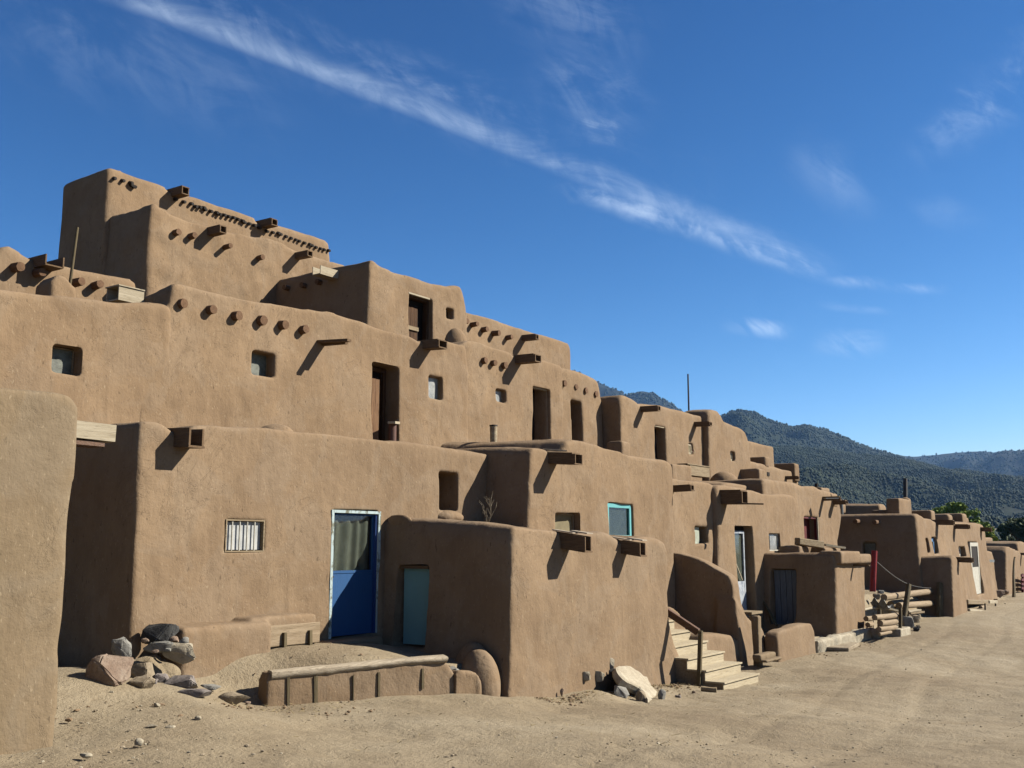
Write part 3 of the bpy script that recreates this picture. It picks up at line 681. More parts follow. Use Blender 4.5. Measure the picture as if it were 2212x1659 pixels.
pz = at(*Z(7,780,145), 10.4); MB().beam((pz.x,10.55,pz.z),(pz.x+.25,9.9,pz.z-.02),.09,.035).put('spout_tongue', M['wood_y'], o)
rdJ = rect(1737,1117,1767,1190,Y=11.3)
hJ = house('adobe house with deep red door opening and two roof spouts, centre right',
      [([(1648,1500),(1648,1045),(1650,1034),(1660,1034),(1690,1040),(1728,1047),(1762,1051),(1773,1057),(1796,1062),(1806,1065),(1812,1075),(1815,1092),(1818,1117),(1813,1150),(1808,1176),(1814,1200),(1816,1400)], 11.3, 13.6, -.3)],
      cut=[cutr(rdJ,Y=11.3,depth=.35)], vox=.07, it=6, mat='adobe_up')
T = TY(11.3)
frame(hJ, rdJ, T, .02, .1, .05, 'maroon', 'door_frame', False); sheet(hJ, rdJ, T, .27, 'maroon', 'door', .04)
MB().sbox(T, rdJ[1]-.05, rdJ[1], -.03, .02, rdJ[2], rdJ[3]).put('door_trim', M['pale_x'], hJ)
stub(hJ, 1776, 1794, 1054, 1085, 11.6, .8); stub(hJ, 1797, 1811, 1065, 1095, 11.25, .6)
spout(hJ, *Z(8,305,400), 11.3, .62, .15, .11, .0); spout(hJ, *Z(8,385,432), 11.3, .5, .25, .12, .0)
p = at(*Z(8,390,385), 10.7); MB().beam((p.x-.15,10.9,p.z+.02),(p.x+.25,10.6,p.z+.03),.16,.02).put('metal_scrap', M['galv'], hJ)
p = at(*Z(8,258,258), 13.2); MB().tube((p.x,13.2,p.z-1.2),(p.x,13.2,p.z+.02),.065).put('stovepipe', M['iron'], hJ, True)
p = at(*Z(8,468,385), 12.6); m_ = MB().tube((p.x,12.6,p.z-.8),(p.x,12.6,p.z-.1),.06); m_.tube((p.x,12.6,p.z-.06),(p.x,12.6,p.z),.10).put('stovepipe', M['galv'], hJ, True)
stub(hJ, 1816, 1829, 1088, 1110, 12.6, .6)
hJ0 = house('low adobe parapet block with a curved shaded side, between the centre roofs',
      [([(1562,1180),(1562,1050),(1567,1045),(1585,1044),(1640,1050),(1660,1056),(1665,1180)], 11.75, 14.0, 1.8, .12)], vox=.06, it=7, mat='adobe_up')
p = at(1564,1042,13.0); adobe('chimney', [(lambda m:(m.v,m.f))(MB().ell((p.x,13.0,p.z-.05),(.5,.45,.38)))], M['adobe_up'], hJ0, vox=.05, it=4)
stub(hJ0, 1453, 1494, 1004, 1060, 12.9, .9)
a = at(1491,1026,12.9); b = at(1533,1026,12.9)
m = MB().box(a.x,b.x,12.9,13.2,a.z,a.z+.03).box(a.x,b.x,12.9,12.93,a.z+.031,a.z+.3).box(a.x,b.x,13.17,13.2,a.z+.031,a.z+.3).box(a.x-.2,b.x,12.88,13.22,a.z+.301,a.z+.33)
m.put('rain_spout', M['wood_x'], hJ0)

# --- curved stair wall
XS = at(1455,1200,11.0).x
prof = [atx(*Z(7,x,y), XS) for x, y in ((270,494),(330,505),(420,530),(500,560),(570,600),(640,640),(690,672),(712,720),(725,800),(737,880),(760,950))]
pr = [(-p.y, p.z) for p in prof]
def xprism(prof, X0, X1, zb):
    """prof: (s=-y, z) rising outwards; solid between x=X0 and X1"""
    pts = list(prof) + [(prof[-1][0], zb), (prof[0][0], zb)]; n = len(pts)
    V = [(X0,-a,z) for a,z in pts] + [(X1,-a,z) for a,z in pts]
    bm = bmesh.new(); vs = [bm.verts.new(p) for p in V]
    bm.faces.new(vs[:n]); bm.faces.new(vs[n:][::-1])
    for i in range(n): bm.faces.new((vs[i], vs[(i+1)%n], vs[n+(i+1)%n], vs[n+i]))
    bmesh.ops.recalc_face_normals(bm, faces=bm.faces); bmesh.ops.triangulate(bm, faces=bm.faces); bm.verts.index_update()
    r = ([tuple(v.co) for v in bm.verts], [tuple(v.index for v in f.verts) for f in bm.faces]); bm.free(); return r
last = pr[-1]
pr2 = [(-11.3, pr[0][1])] + pr
sw = thing('adobe_stair_wall', 'tall curved adobe wing wall with a rounded top, right of the wooden stairs', 'wall', (XS, 10, -.3))
W0 = XS
def fpoly(pts, Y, Y2, zb=-.8, bt=.05): return prism([(at(u,v,Y).x, at(u,v,Y).z) for u,v in pts], Y, Y2, zb, 0, bt, .03)
adobe('wing_wall', [xprism(pr2, W0, W0+.42, -.8), fpoly([(1589,1440),(1589,1372),(1588,1310),(1589,1292),(1594,1302),(1601,1320),(1612,1334),(1622,1345),(1634,1350),(1641,1362),(1644,1385),(1645,1432)], 9.45, 9.95, -.8, .14)], M['adobe'], sw, vox=.045, it=14, seed=30)
adobe('apron', [fpoly([(1516,1440),(1517,1380),(1522,1370),(1546,1368),(1582,1373),(1594,1385),(1600,1405),(1603,1440)], 9.42, 10.3), fpoly([(1438,1440),(1439,1318),(1446,1308),(1456,1311),(1468,1323),(1478,1342),(1482,1380),(1484,1440)], 10.2, 11.2), boxsolid(20.36,XS+.1,9.9,11.2,-.7,.30)], M['adobe'], sw, vox=.045, it=8, seed=31)

# --- wooden stairs with rail
st = thing('wooden_stairs', 'pale new wooden stairs with dark handrail beside the front adobe block', 'stairs', (19.4, 8.6, -.4))
sx0, sx1 = 18.6, 20.32; run = .37; rise = .197; y0 = 8.22; zg = -.47
for i in range(7):
    y = y0+i*run; zt = zg+rise*(i+1)
    x0 = sx0 + (0 if i else .0); x1 = sx1
    s = MB().box(x0, x1, y+.02, y+.045, zt-rise-(.0 if i else .1), zt-.03).put('riser', M['pine'], st)
    s = MB().box(x0-.015, x1+.015, y-.012, y+run+.03, zt-.029, zt+.004).put('tread', M['pine'], st, bevel=.003)
for xx in (sx0, sx1-.035):
    V = []; 
    m = MB()
    for i in range(7): m.box(xx+.002, xx+.033, y0+i*run+.047, y0+(i+1)*run+.046, zg-.15, zg+rise*(i+1)-.031)
    m.put('stringer', M['wood_x'], st)
pb = at(1510,1466,8.72); 
hx_ = pb.x
ptop = atx(1500,1362, hx_)
MB().beam((hx_,8.74,-.6),(hx_,8.66,ptop.z),.075,.075,(1,0,0)).put('post', M['wood_z'], st, bevel=.005)
pr_ = atx(1508,1368,hx_); pl = atx(1435,1318,hx_)
e = atx(1436,1320,hx_); dd = (Vector((hx_,pr_.y,pr_.z+.02))-Vector((hx_,e.y,e.z+.02))).normalized()
MB().beam(Vector((hx_,e.y,e.z+.02))-dd*1.6, (hx_,pr_.y,pr_.z+.02),.10,.13).put('handrail', M['rail'], st, bevel=.008)

# --- small shed with the grey plank door
XN = 27.85
rN = rect(*Z('y4',300,465),*Z('y4',612,1175),X=XN)
hN = house('small adobe shed with grey plank door on its shaded side and a slab roof edge',
      [([(1803,1400),(1803,1330),(1803,1260),(1803,1200),(1806,1194),(1826,1195),(1838,1199),(1846,1207),(1858,1206),(1868,1211),(1868,1260),(1869,1330),(1872,1395)], 8.97, 11.3, -.6, .0)],
      cut=[cutr(rN,X=XN,depth=.12)], vox=.055, it=6, mat='adobe_up')
planks(hN, inset(rN,.02,.02), TX(XN), .05, 4, 'grey_door', 'door', .04, .015)
for a_, b_ in (((1085,408),(1330,425)),((1320,400),(1465,430))):
    p = at(*Z('y4',*a_),8.95); q = at(*Z('y4',*b_),8.95)
    adobe('roof_edge', [boxsolid(p.x-.02,q.x,8.80,9.4,p.z-.0,p.z+(.36 if a_[0]==1085 else .28))], M['adobe_up'], hN, vox=.04, it=6, seed=5, amp=(.012,.008))
spout(hN, *Z('y4',1290,425), 8.97, .45, .1, .05, .0, top=False)
p = at(*Z('y4',595,120), 10.2)
# old ladder-like log and board lying on the shed roof
a = at(*Z('y4',590,115),10.4); b = at(*Z('y4',900,165),10.0)
tag(MB().beam(a,b,.22,.2,jit=.1).put('roof_beam_scrap', M['wood_x'], None, bevel=.02), 'thick weathered beam scrap lying on the small shed roof before the red door', 'beam')
a = at(*Z('y4',930,160),10.1); b = at(*Z('y4',1180,200),9.7)
tag(MB().beam(a,b,.16,.06,jit=.1).put('board_scrap', M['pale_x'], None), 'pale flat board pointing right from the small shed roof', 'board')
r = rect(*Z('y4',640,165),*Z('y4',880,250),Y=10.3)
adobe('roof_hatch', [boxsolid(r[0]-.2,r[1]+.5,10.3,10.9,r[2]-.2,r[3]-.02)], M['adobe'], hN, vox=.05, it=3, seed=12, amp=(.04,.03))
r = rect(*Z('y4',945,195),*Z('y4',1140,270),Y=9.9); adobe('roof_ledge', [boxsolid(r[0],r[1],9.9,10.8,r[2]-.2,r[3])], M['adobe_up'], hN, vox=.05, it=4, seed=13)
# plank leaning by the shed door, dark bench board, upright slab
a = atx(*Z('y4',180,870), XN-.25); b = atx(*Z('y4',335,1165), XN-.45)
tag(MB().beam(a,b,.04,.14,(1,0,0)).put('leaning_plank', M['wood_z'], None), 'dark plank leaning in the corner beside the grey plank door', 'plank')
a = at(*Z('y4',-20,1000),10.3); b = at(*Z('y4',115,1000),10.3)
tag(MB().box(a.x,b.x,10.2,10.75,a.z-.06,a.z).box(a.x+.1,a.x+.16,10.25,10.31,-.3,a.z-.061).box(b.x-.16,b.x-.1,10.25,10.31,-.3,a.z-.061).put('low_table', M['wood_x'], None), 'low dark wooden table below the pale blue screen door', 'table')
p = at(*Z('y4',108,1250),9.0)
sl = at(*Z('y4',105,1050),8.95)
tag(adobe('standing_slab', [boxsolid(p.x-.10,p.x+.12,8.95,9.12,-.5,sl.z)], M['adobe_pale'], None, vox=.04, it=4), 'narrow upright pale slab beside the curved stair wall end', 'slab')
# low adobe block bench
r = rect(*Z('y4',250,1200),*Z('y4',815,1540),Y=8.95)
xb0 = at(*Z('y4',345,1350),8.95).x; xb1 = r[1]
top = [(xb0,r[3]-.15),(xb0+.12,r[3]-.03),(xb0+.5,r[3]+.0),(xb1-.55,r[3]+.06),(xb1-.2,r[3]+.02),(xb1-.05,r[3]-.15)]
tag(adobe('adobe_block', [prism(top, 8.95, 9.27, -.7, 0, .05, .04)], M['adobe'], None, vox=.045, it=8, seed=40), 'low freestanding adobe block with rounded top before the small shed', 'low wall')
p = at(*Z('y4',290,1450),9.1)
tag(MB().tube((p.x,9.2,-.6),(p.x,9.2,p.z+.12),.09).put('wooden_stump', M['wood_z'], None, True), 'short wooden stump left of the freestanding adobe block', 'stump')
for (x0,y0_,x1,y1_,lab) in ((140,1530,335,1590,'pale stone step between stair wall and freestanding adobe block, upper of two'),(150,1590,345,1605,'thin pale stone slab under the step before the stair wall, lower of two')):
    a = at(*Z('y4',x0,(y0_+y1_)/2),8.75); b = at(*Z('y4',x1,(y0_+y1_)/2),8.75); z1 = at(*Z('y4',x0,y0_),8.75).z; z0 = at(*Z('y4',x0,y1_),8.75).z
    tag(adobe('stone_step', [boxsolid(a.x,b.x,8.62 if y0_>1560 else 8.75,8.95,z0-.05,z1-.01)], M['adobe_pale'], None, vox=.03, it=4, amp=(.01,.01), seed=int(y0_)), lab, 'step')
# rubble kerb
a = gnd(*Z('y4',815,1440)); b = gnd(*Z('y4',1290,1310))
a = Vector((25.85,8.86,0)); b = Vector((29.3,8.55,0)); 
V,F = [],[]
kb = MB(); kb.beam((a.x,a.y+.12,-.33),(b.x,b.y+.12,-.22),.26,.5)
tag(adobe('stone_kerb', [(kb.v,kb.f)], M['r_pale'], None, vox=.04, it=4, amp=(.03,.035), seed=44), 'low crumbling pale stone kerb before the small shed', 'kerb')
for i,(x,w_,lab) in enumerate(((29.55,.30,'pale rounded kerb stone next to the end of the crumbling kerb'),(30.0,.36,'second pale kerb stone at the corner below the log stack'))):
    kb = MB().ell((x+.05,8.58-.06*i,-.2),(w_*.55,.18,.22))
    tag(adobe('kerb_stone', [(kb.v,kb.f)], M['r_pale'], None, vox=.03, it=2, amp=(.02,.02), seed=50+i), lab, 'stone')
a = gnd(*Z('y4',1150,1490)); b = gnd(*Z('y4',1270,1430))
tag(MB().beam((a.x-.05,a.y+.1,a.z+.05),(b.x+.3,b.y+.15,b.z+.04),.55,.09,jit=.1).put('stone_slab', M['r_tan'], None, bevel=.015), 'flat tan slab lying on the ground below the crumbling kerb', 'slab')

# --- far right row
XK = 38.6
XK = at(1978,1180,9.5).x; rs = rect(*Z(8,650,750),*Z(8,762,862),X=XK)
rk1 = rect(1996,1164,2003,1194,Y=9.5); rk2 = rect(2011,1162,2021,1196,Y=9.5); rk3 = rect(2066,1181,2080,1203,Y=9.5); rk4 = rect(2102,1172,2119,1284,Y=9.3)
hK = house('far adobe house with shaded side wall and a chimney with a dark pipe',
      [([(1978,1340),(1978,1260),(1978,1180),(1978,1125),(1978,1112),(1981,1108),(1986,1109),(1998,1117),(2018,1122),(2022,1126),(2050,1125),(2056,1128),(2085,1127),(2112,1130),(2122,1134),(2126,1145),(2127,1190),(2130,1205),(2134,1230),(2138,1262),(2141,1300)], 9.5, 13.5, -.5, 0, .09)],
      cut=[cutr(rk1,Y=9.5,depth=.25),cutr(rk2,Y=9.5,depth=.25),cutr(rk3,Y=9.5,depth=.25),cutr(rk4,Y=9.3,depth=.35),cutr(rs,X=at(1978,1180,9.5).x,depth=.2)], vox=.08, it=5, mat='adobe_up')
T = TY(9.5)
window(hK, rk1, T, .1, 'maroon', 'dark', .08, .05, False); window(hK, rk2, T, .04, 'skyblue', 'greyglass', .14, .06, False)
window(hK, rk3, T, .08, 'white', 'violet', .12, .05, False)
T = TY(9.3); f = frame(hK, rk4, T, .05, .12, .16, 'white', 'door'); zk = at(2110,1224,9.5).z
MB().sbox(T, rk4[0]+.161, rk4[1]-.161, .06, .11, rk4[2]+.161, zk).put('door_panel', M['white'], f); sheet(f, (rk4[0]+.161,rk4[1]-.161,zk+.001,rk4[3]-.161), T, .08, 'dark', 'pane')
xk = at(1978,1180,9.5).x
window(hK, rs, TX(xk), .1, 'wood_z', 'greyglass', .05, .04, False)
for x, y in ((590,575),(752,582)):
    p = atx(*Z(8,x,y), xk-.15); MB().tube((xk+.4,p.y,p.z),(xk-.22,p.y,p.z),.085).put('roof_beam', M['beam_end'], hK, True)
spout(hK, *Z('y6',545,755), 9.5, .62, .24, .17, .03); spout(hK, *Z('y6',845,828), 9.5, .62, .24, .17, .03); spout(hK, *Z('y6',1330,875), 9.5, .5, .22, .16, .03)
stub(hK, 1943, 1970, 1078, 1125, 10.6, .5, vox=.06, it=6)
adobe('chimney', [(lambda m:(m.v,m.f))(MB().ell(at(1956,1082,10.85),(.24,.22,.16)))], M['adobe_up'], hK, vox=.05, it=2)
p = at(1955,1082,10.9); q = at(1955.5,1034,10.9); MB().tube((p.x,10.9,p.z-.3),(q.x,10.9,q.z),.085).put('stovepipe', M['antenna'], hK, True)
for (u0,u1,v0,v1,Y,d_) in ((2013,2022,1102,1135,9.9,1.2),(2050,2059,1111,1135,10.3,2.4),(2080,2089,1110,1140,9.9,1.6),(2089,2094,1118,1140,9.9,.4),(1925,1939,1101,1115,11.0,.8)):
    stub(hK, u0, u1, v0, v1, Y, d_, vox=.07, it=5)
# far back block on that roof
hKb = house('distant low adobe roof block left of the chimney with the dark pipe',
      [([(1900,1150),(1900,1092),(1904,1087),(1912,1089),(1916,1095),(1917,1150)], 12.6, 15.8, 2.0)], vox=.08, it=4, mat='adobe_up')
# small projecting block and ledge
hK2 = house('narrow projecting adobe wall end with a small spout, right of the tall fence post',
      [([(2055,1360),(2055,1300),(2055,1240),(2055,1205),(2057,1200),(2064,1202),(2068,1211),(2078,1213),(2081,1225),(2083,1270),(2087,1345)], 8.34, 9.7, -.6, 0, .05)], vox=.06, it=5, mat='adobe_up')
spout(hK2, *Z('y6',925,1440), 8.34, .5, .25, .16, .03)
hQ = house('distant low adobe house with shaded side at the right edge, behind the leaning pole',
      [([(2173,1330),(2173,1280),(2173,1230),(2173,1190),(2175,1180),(2182,1182),(2200,1188),(2206,1196),(2214,1200),(2260,1215),(2330,1230),(2335,1320)], 9.5, 12.6, -.6)], vox=.10, it=4, mat='adobe_up')
spout(hQ, *Z('y6',2095,1310), 9.5, .6, .2, .1, .0)
hQ2 = house('farthest adobe house roof showing behind at the right edge',
      [([(2202,1330),(2199,1200),(2198,1174),(2201,1169),(2212,1170),(2260,1180),(2330,1190),(2340,1320)], 11.0, 15.2, -.6)], vox=.11, it=4, mat='adobe_up')
stub(hQ2, 2128, 2144, 1161, 1172, 15.5, .8, vox=.1)
r = rect(2130,1190,2146,1288,Y=10.0)
hK3 = house('small bulging adobe pier between the last two far houses',
      [([(2124,1300),(2126,1215),(2128,1194),(2136,1189),(2144,1192),(2147,1204),(2147,1216),(2152,1262),(2158,1300)], 9.7, 11, -.6)], vox=.09, it=4, mat='adobe_up')

# ================================================================== GROUND
def ground_mat():
    m, t, bs, out = nt('packed_earth'); v = coords(t)
    n1 = noise(t, v, .22, 5, .6, .5); n2 = noise(t, v, 1.7, 6, .65); n3 = noise(t, v, 14, 4, .7); n4 = noise(t, v, 70, 3, .6)
    col = ramp(t, n1, [(.32,(.355,.276,.192)), (.5,(.45,.366,.262)), (.66,(.52,.438,.328))])
    col = mix(t, math_(t,'MULTIPLY',ramp(t, n2, [(.38,(1,1,1)),(.55,(0,0,0))]),.30), col, (.30,.228,.15))
    col = mix(t, math_(t,'MULTIPLY',ramp(t, n3, [(.3,(1,1,1)),(.42,(0,0,0))]),.4), col, (.17,.115,.075))
    vt = coords(t, (.25,2.2,1)); n5 = noise(t, vt, 1.0, 4, .6)
    col = mix(t, math_(t,'MULTIPLY',ramp(t, n5, [(.55,(0,0,0)),(.7,(1,1,1))]),.35), col, (.36,.285,.195))
    n6 = noise(t, v, 30, 2, .5)
    col = mix(t, math_(t,'MULTIPLY',ramp(t, n6, [(.70,(0,0,0)),(.74,(1,1,1))]),.5), col, (.52,.45,.34))
    # dry grass and scrub colour beyond the plaza
    sp = t.nodes.new('ShaderNodeSeparateXYZ'); t.links.new(coords(t), sp.inputs[0])
    far = ramp(t, math_(t,'MULTIPLY', sp.outputs[0], 1/400.0), [(.22,(0,0,0)), (.32,(1,1,1))])
    n7 = noise(t, v, .03, 5, .7)
    col = mix(t, far, col, ramp(t, n7, [(.4,(.07,.085,.04)),(.55,(.20,.17,.11)),(.65,(.26,.22,.15))]))
    t.links.new(col, bs.inputs['Base Color'])
    h = math_(t,'ADD',math_(t,'MULTIPLY',n2,1.8),math_(t,'ADD',math_(t,'MULTIPLY',n3,.8),math_(t,'MULTIPLY',n4,.35)))
    bump(t, bs, h, .7, .05); return m
def stretch(a, b, step, lim, k=1.16):
    xs = list(np.arange(a, b+1e-6, step)); s = step; x = xs[-1]
    while x < lim: s *= k; x += s; xs.append(x)
    s = step; x = a; L = []
    while x > -lim*.35: s *= k; x -= s; L.append(x)
    return np.array(L[::-1]+xs)
gx = stretch(-3.0, 34.0, .11, 9000); gy = stretch(.5, 12.4, .10, 9000)
X, Y_ = np.meshgrid(gx, gy, indexing='ij'); Xf = X.ravel(); Yf = Y_.ravel()
Zf = gh(Xf, Yf); Pn = np.stack([Xf, Yf, np.zeros_like(Xf)], 1)
near = np.clip(1-(np.hypot(Xf-14, Yf-6)-30)/40, 0, 1)
Zf += near*(.030*vnoise(Pn, 1.9, 5)+.016*vnoise(Pn, .55, 6)+.012*vnoise(Pn, .25, 7))
# trampled hollows (old footprints)
for _ in range(420):
    F = rng.uniform(7.5, 26); R_ = rng.uniform(-.5,.55)*F; cx = F*fh.x+R_*RT.x; cy = F*fh.y+R_*RT.y
    if cy > 8.9: continue
    a_ = rng.uniform(0,3.14); sel = np.where((np.abs(Xf-cx) < .5) & (np.abs(Yf-cy) < .5))[0]
    if len(sel) == 0: continue
    ux = (Xf[sel]-cx)*math.cos(a_)+(Yf[sel]-cy)*math.sin(a_); uy = -(Xf[sel]-cx)*math.sin(a_)+(Yf[sel]-cy)*math.cos(a_)
    Zf[sel] -= .022*np.exp(-(ux/.15)**2-(uy/.08)**2)
# shallow old wheel ruts crossing the plaza
for off in (0, 1.5):
    dl = (Yf - (3.6+off+.10*(Xf-8)+.25*np.sin(Xf*.35)))
    Zf -= near*.022*np.exp(-(dl/.14)**2)
ny = len(gy); nx = len(gx)
idx = np.arange(nx*ny).reshape(nx, ny)
Fq = np.stack([idx[:-1,:-1].ravel(), idx[1:,:-1].ravel(), idx[1:,1:].ravel(), idx[:-1,1:].ravel()], 1)
me = bpy.data.meshes.new('ground'); me.from_pydata(np.stack([Xf,Yf,Zf],1).tolist(), [], Fq.tolist()); me.polygons.foreach_set('use_smooth',[True]*len(me.polygons))
g = bpy.data.objects.new('ground', me); COL.objects.link(g); M['earth'] = ground_mat(); me.materials.append(M['earth']); g['kind'] = 'structure'
def gfast(x, y): return gz(x, y)

# gravel, straw litter (too many to count)
def scatter(name, n, fn, kindlabel, mat, seed, r0, r1, flat=.55, label=''):
    rg = np.random.default_rng(seed)
    bmi = bmesh.new(); bmesh.ops.create_icosphere(bmi, subdivisions=1, radius=1); base = np.array([v.co for v in bmi.verts]); bf = np.array([[v.index for v in f.verts] for f in bmi.faces]); bmi.free()
    pts = fn(rg, n); z = gh(pts[:,0], pts[:,1]); k = len(base); V = np.empty((len(pts)*k,3)); 
    for i in range(len(pts)):
        r = r0*(r1/r0)**(rg.random()**2.2); a = rg.random()*6.28; s = np.array([r*rg.uniform(.7,1.5), r*rg.uniform(.7,1.1), r*flat*rg.uniform(.6,1.2)])
        b = base*(1+rg.uniform(-.22,.22,(k,1)))*s; c, q = math.cos(a), math.sin(a)
        V[i*k:(i+1)*k] = np.stack([b[:,0]*c-b[:,1]*q, b[:,0]*q+b[:,1]*c, b[:,2]],1) + [pts[i,0], pts[i,1], z[i]+s[2]*.15]
    F = (bf[None]+ (np.arange(len(pts))*k)[:,None,None]).reshape(-1,3)
    me = bpy.data.meshes.new(name); me.from_pydata(V.tolist(), [], F.tolist())
    o = bpy.data.objects.new(name, me); COL.objects.link(o); me.materials.append(mat)
    return tag(o, label, name.replace('_',' '), None, 'stuff')
def plaza(rg, n):
    F = 7.0/(1-rg.random(n*3)**1.2*.86); R = rg.uniform(-.55,.55,n*3)*F
    p = np.stack([F*fh.x+R*RT.x, F*fh.y+R*RT.y],1); ok = (p[:,1] < 9.0) & (p[:,1] > -4) | ((p[:,1] < 11.4) & (p[:,0] > 6) & (p[:,0] < 13)); return p[ok][:n]
scatter('gravel', 3000, plaza, '', M['r_tan'], 3, .005, .026, label='small tan stones scattered over the packed earth of the plaza')
scatter('pale_gravel', 700, plaza, '', M['r_pale'], 4, .005, .020, label='small pale stone chips scattered over the plaza')
def foot(rg, n):
    x = np.concatenate([rg.uniform(13.4,18.9,n//2), rg.uniform(24.5,31,n//6), rg.normal(8.6,1.2,n//6)]); y = np.concatenate([9.28-np.abs(rg.normal(0,.28,n//2))-.15, 8.75-np.abs(rg.normal(0,.3,n//6)), rg.normal(10.2,.5,n//6)])
    return np.stack([x,y],1)
scatter('rubble_crumbs', 900, foot, '', M['adobe'], 5, .010, .04, label='crumbs of fallen plaster along the foot of the walls')
rg = np.random.default_rng(9); sm = MB()
for i in range(620):
    if i < 380: x = rg.uniform(13.4, 19.0); y = 9.2-abs(rg.normal(0,.22))-.12
    elif i < 450: x = rg.normal(9.2,.5); y = rg.normal(10.0,.3)
    else: x = rg.uniform(7.5,22); y = rg.uniform(5,9)
    z = gz(x, y)+.012; a = rg.random()*6.28; l = rg.uniform(.02,.075)
    sm.beam((x,y,z),(x+l*math.cos(a),y+l*math.sin(a),z+rg.uniform(-.0,.03)),.005,.004)
sm.put('straw_litter', plain_mat('straw',(.60,.48,.26),(.42,.31,.15),30), None, label='dry straw litter strewn along the foot of the front adobe block', cat='straw', kind='stuff')

# ================================================================== LOG KERB OF THE TERRACE
K0 = Vector((9.36,10.6,0)); K1 = Vector((12.3,9.6,0)); kd = (K1-K0).normalized(); kn = Vector((kd.y,-kd.x,0))
if kn.y > 0: kn = -kn
def onk(u, v, off=0): return atp(u, v, K0+kn*off, kn)
kt = thing('terrace_kerb', 'low adobe retaining kerb topped by a long bleached log, in front of the blue door', 'kerb', (9.4,10.6,.15))
a = onk(578,1500); b = onk(975,1480); 
top = [onk(u,v) for u,v in ((577,1470),(582,1455),(600,1452),(700,1446),(800,1438),(900,1428),(950,1424),(968,1432),(980,1452),(990,1470))]
def kprism(top, th, zb):
    pts = [(p.x,p.y,p.z) for p in top]; n = len(pts); lo = [(top[-1].x,top[-1].y,zb),(top[0].x,top[0].y,zb)]
    fr = pts+lo; bk = [(x-kn.x*th, y-kn.y*th, z) for x,y,z in fr]
    bm = bmesh.new(); vs = [bm.verts.new(p) for p in fr+bk]; n = len(fr)
    bm.faces.new(vs[:n]); bm.faces.new(vs[n:][::-1])
    for i in range(n): bm.faces.new((vs[i],vs[(i+1)%n],vs[n+(i+1)%n],vs[n+i]))
    bmesh.ops.recalc_face_normals(bm, faces=bm.faces); bmesh.ops.triangulate(bm, faces=bm.faces); bm.verts.index_update()
    r = ([tuple(v.co) for v in bm.verts],[tuple(v.index for v in f.verts) for f in bm.faces]); bm.free(); return r
adobe('kerb_wall', [kprism(top, .30, -.2)], M['adobe'], kt, vox=.03, it=6, amp=(.015,.008), seed=61)
la = onk(586,1448,-.05); lb = onk(960,1420,-.05)
lg = MB().tube(la-kd*.02-Vector((0,0,.02)), lb-Vector((0,0,.015)), .085, .105, 13, 22, .022, .13)
L0 = la-Vector((0,0,.02)); LL = (lb-la).length
lg.v = [(x,y,(lambda c: c+(z-c)*(.42 if z > c else .9)+.010*mnoise.noise(Vector((x*6,y*6,z*9))))(L0.z+(lb.z-la.z)*min(1,max(0,(Vector((x,y,0))-Vector((la.x,la.y,0))).dot(kd)/LL)))) for (x,y,z) in lg.v]
lg.put('log', wood_mat('bleached_log',(.40,.32,.24),(.74,.64,.52),'X'), kt, True)
for (k,x,y0s,y1s) in ((4,1760,605,795),(4,1930,620,775),(5,80,1360,1510),(5,468,1335,1470),(5,735,1312,1392),(5,312,1352,1480)):
    p = onk(*Z(k,x,y0s),.008); q = onk(*Z(k,x,y1s),.008); w_ = .032 if x != 312 else .012
    MB().beam((p.x,p.y,p.z),(q.x,q.y,q.z-.1),w_,.018,kn,jit=.2).put('stake', M['wood_z'], kt)
top = [onk(u,v,.05) for u,v in ((984,1456),(992,1450),(1010,1451),(1030,1453),(1036,1462),(1040,1480))]
tag(adobe('kerb_stub', [kprism(top,.28,-.2)], M['adobe'], None, vox=.03, it=2, amp=(.03,.03), seed=62), 'broken crumbling adobe stub joining the log kerb to the front block corner', 'kerb')

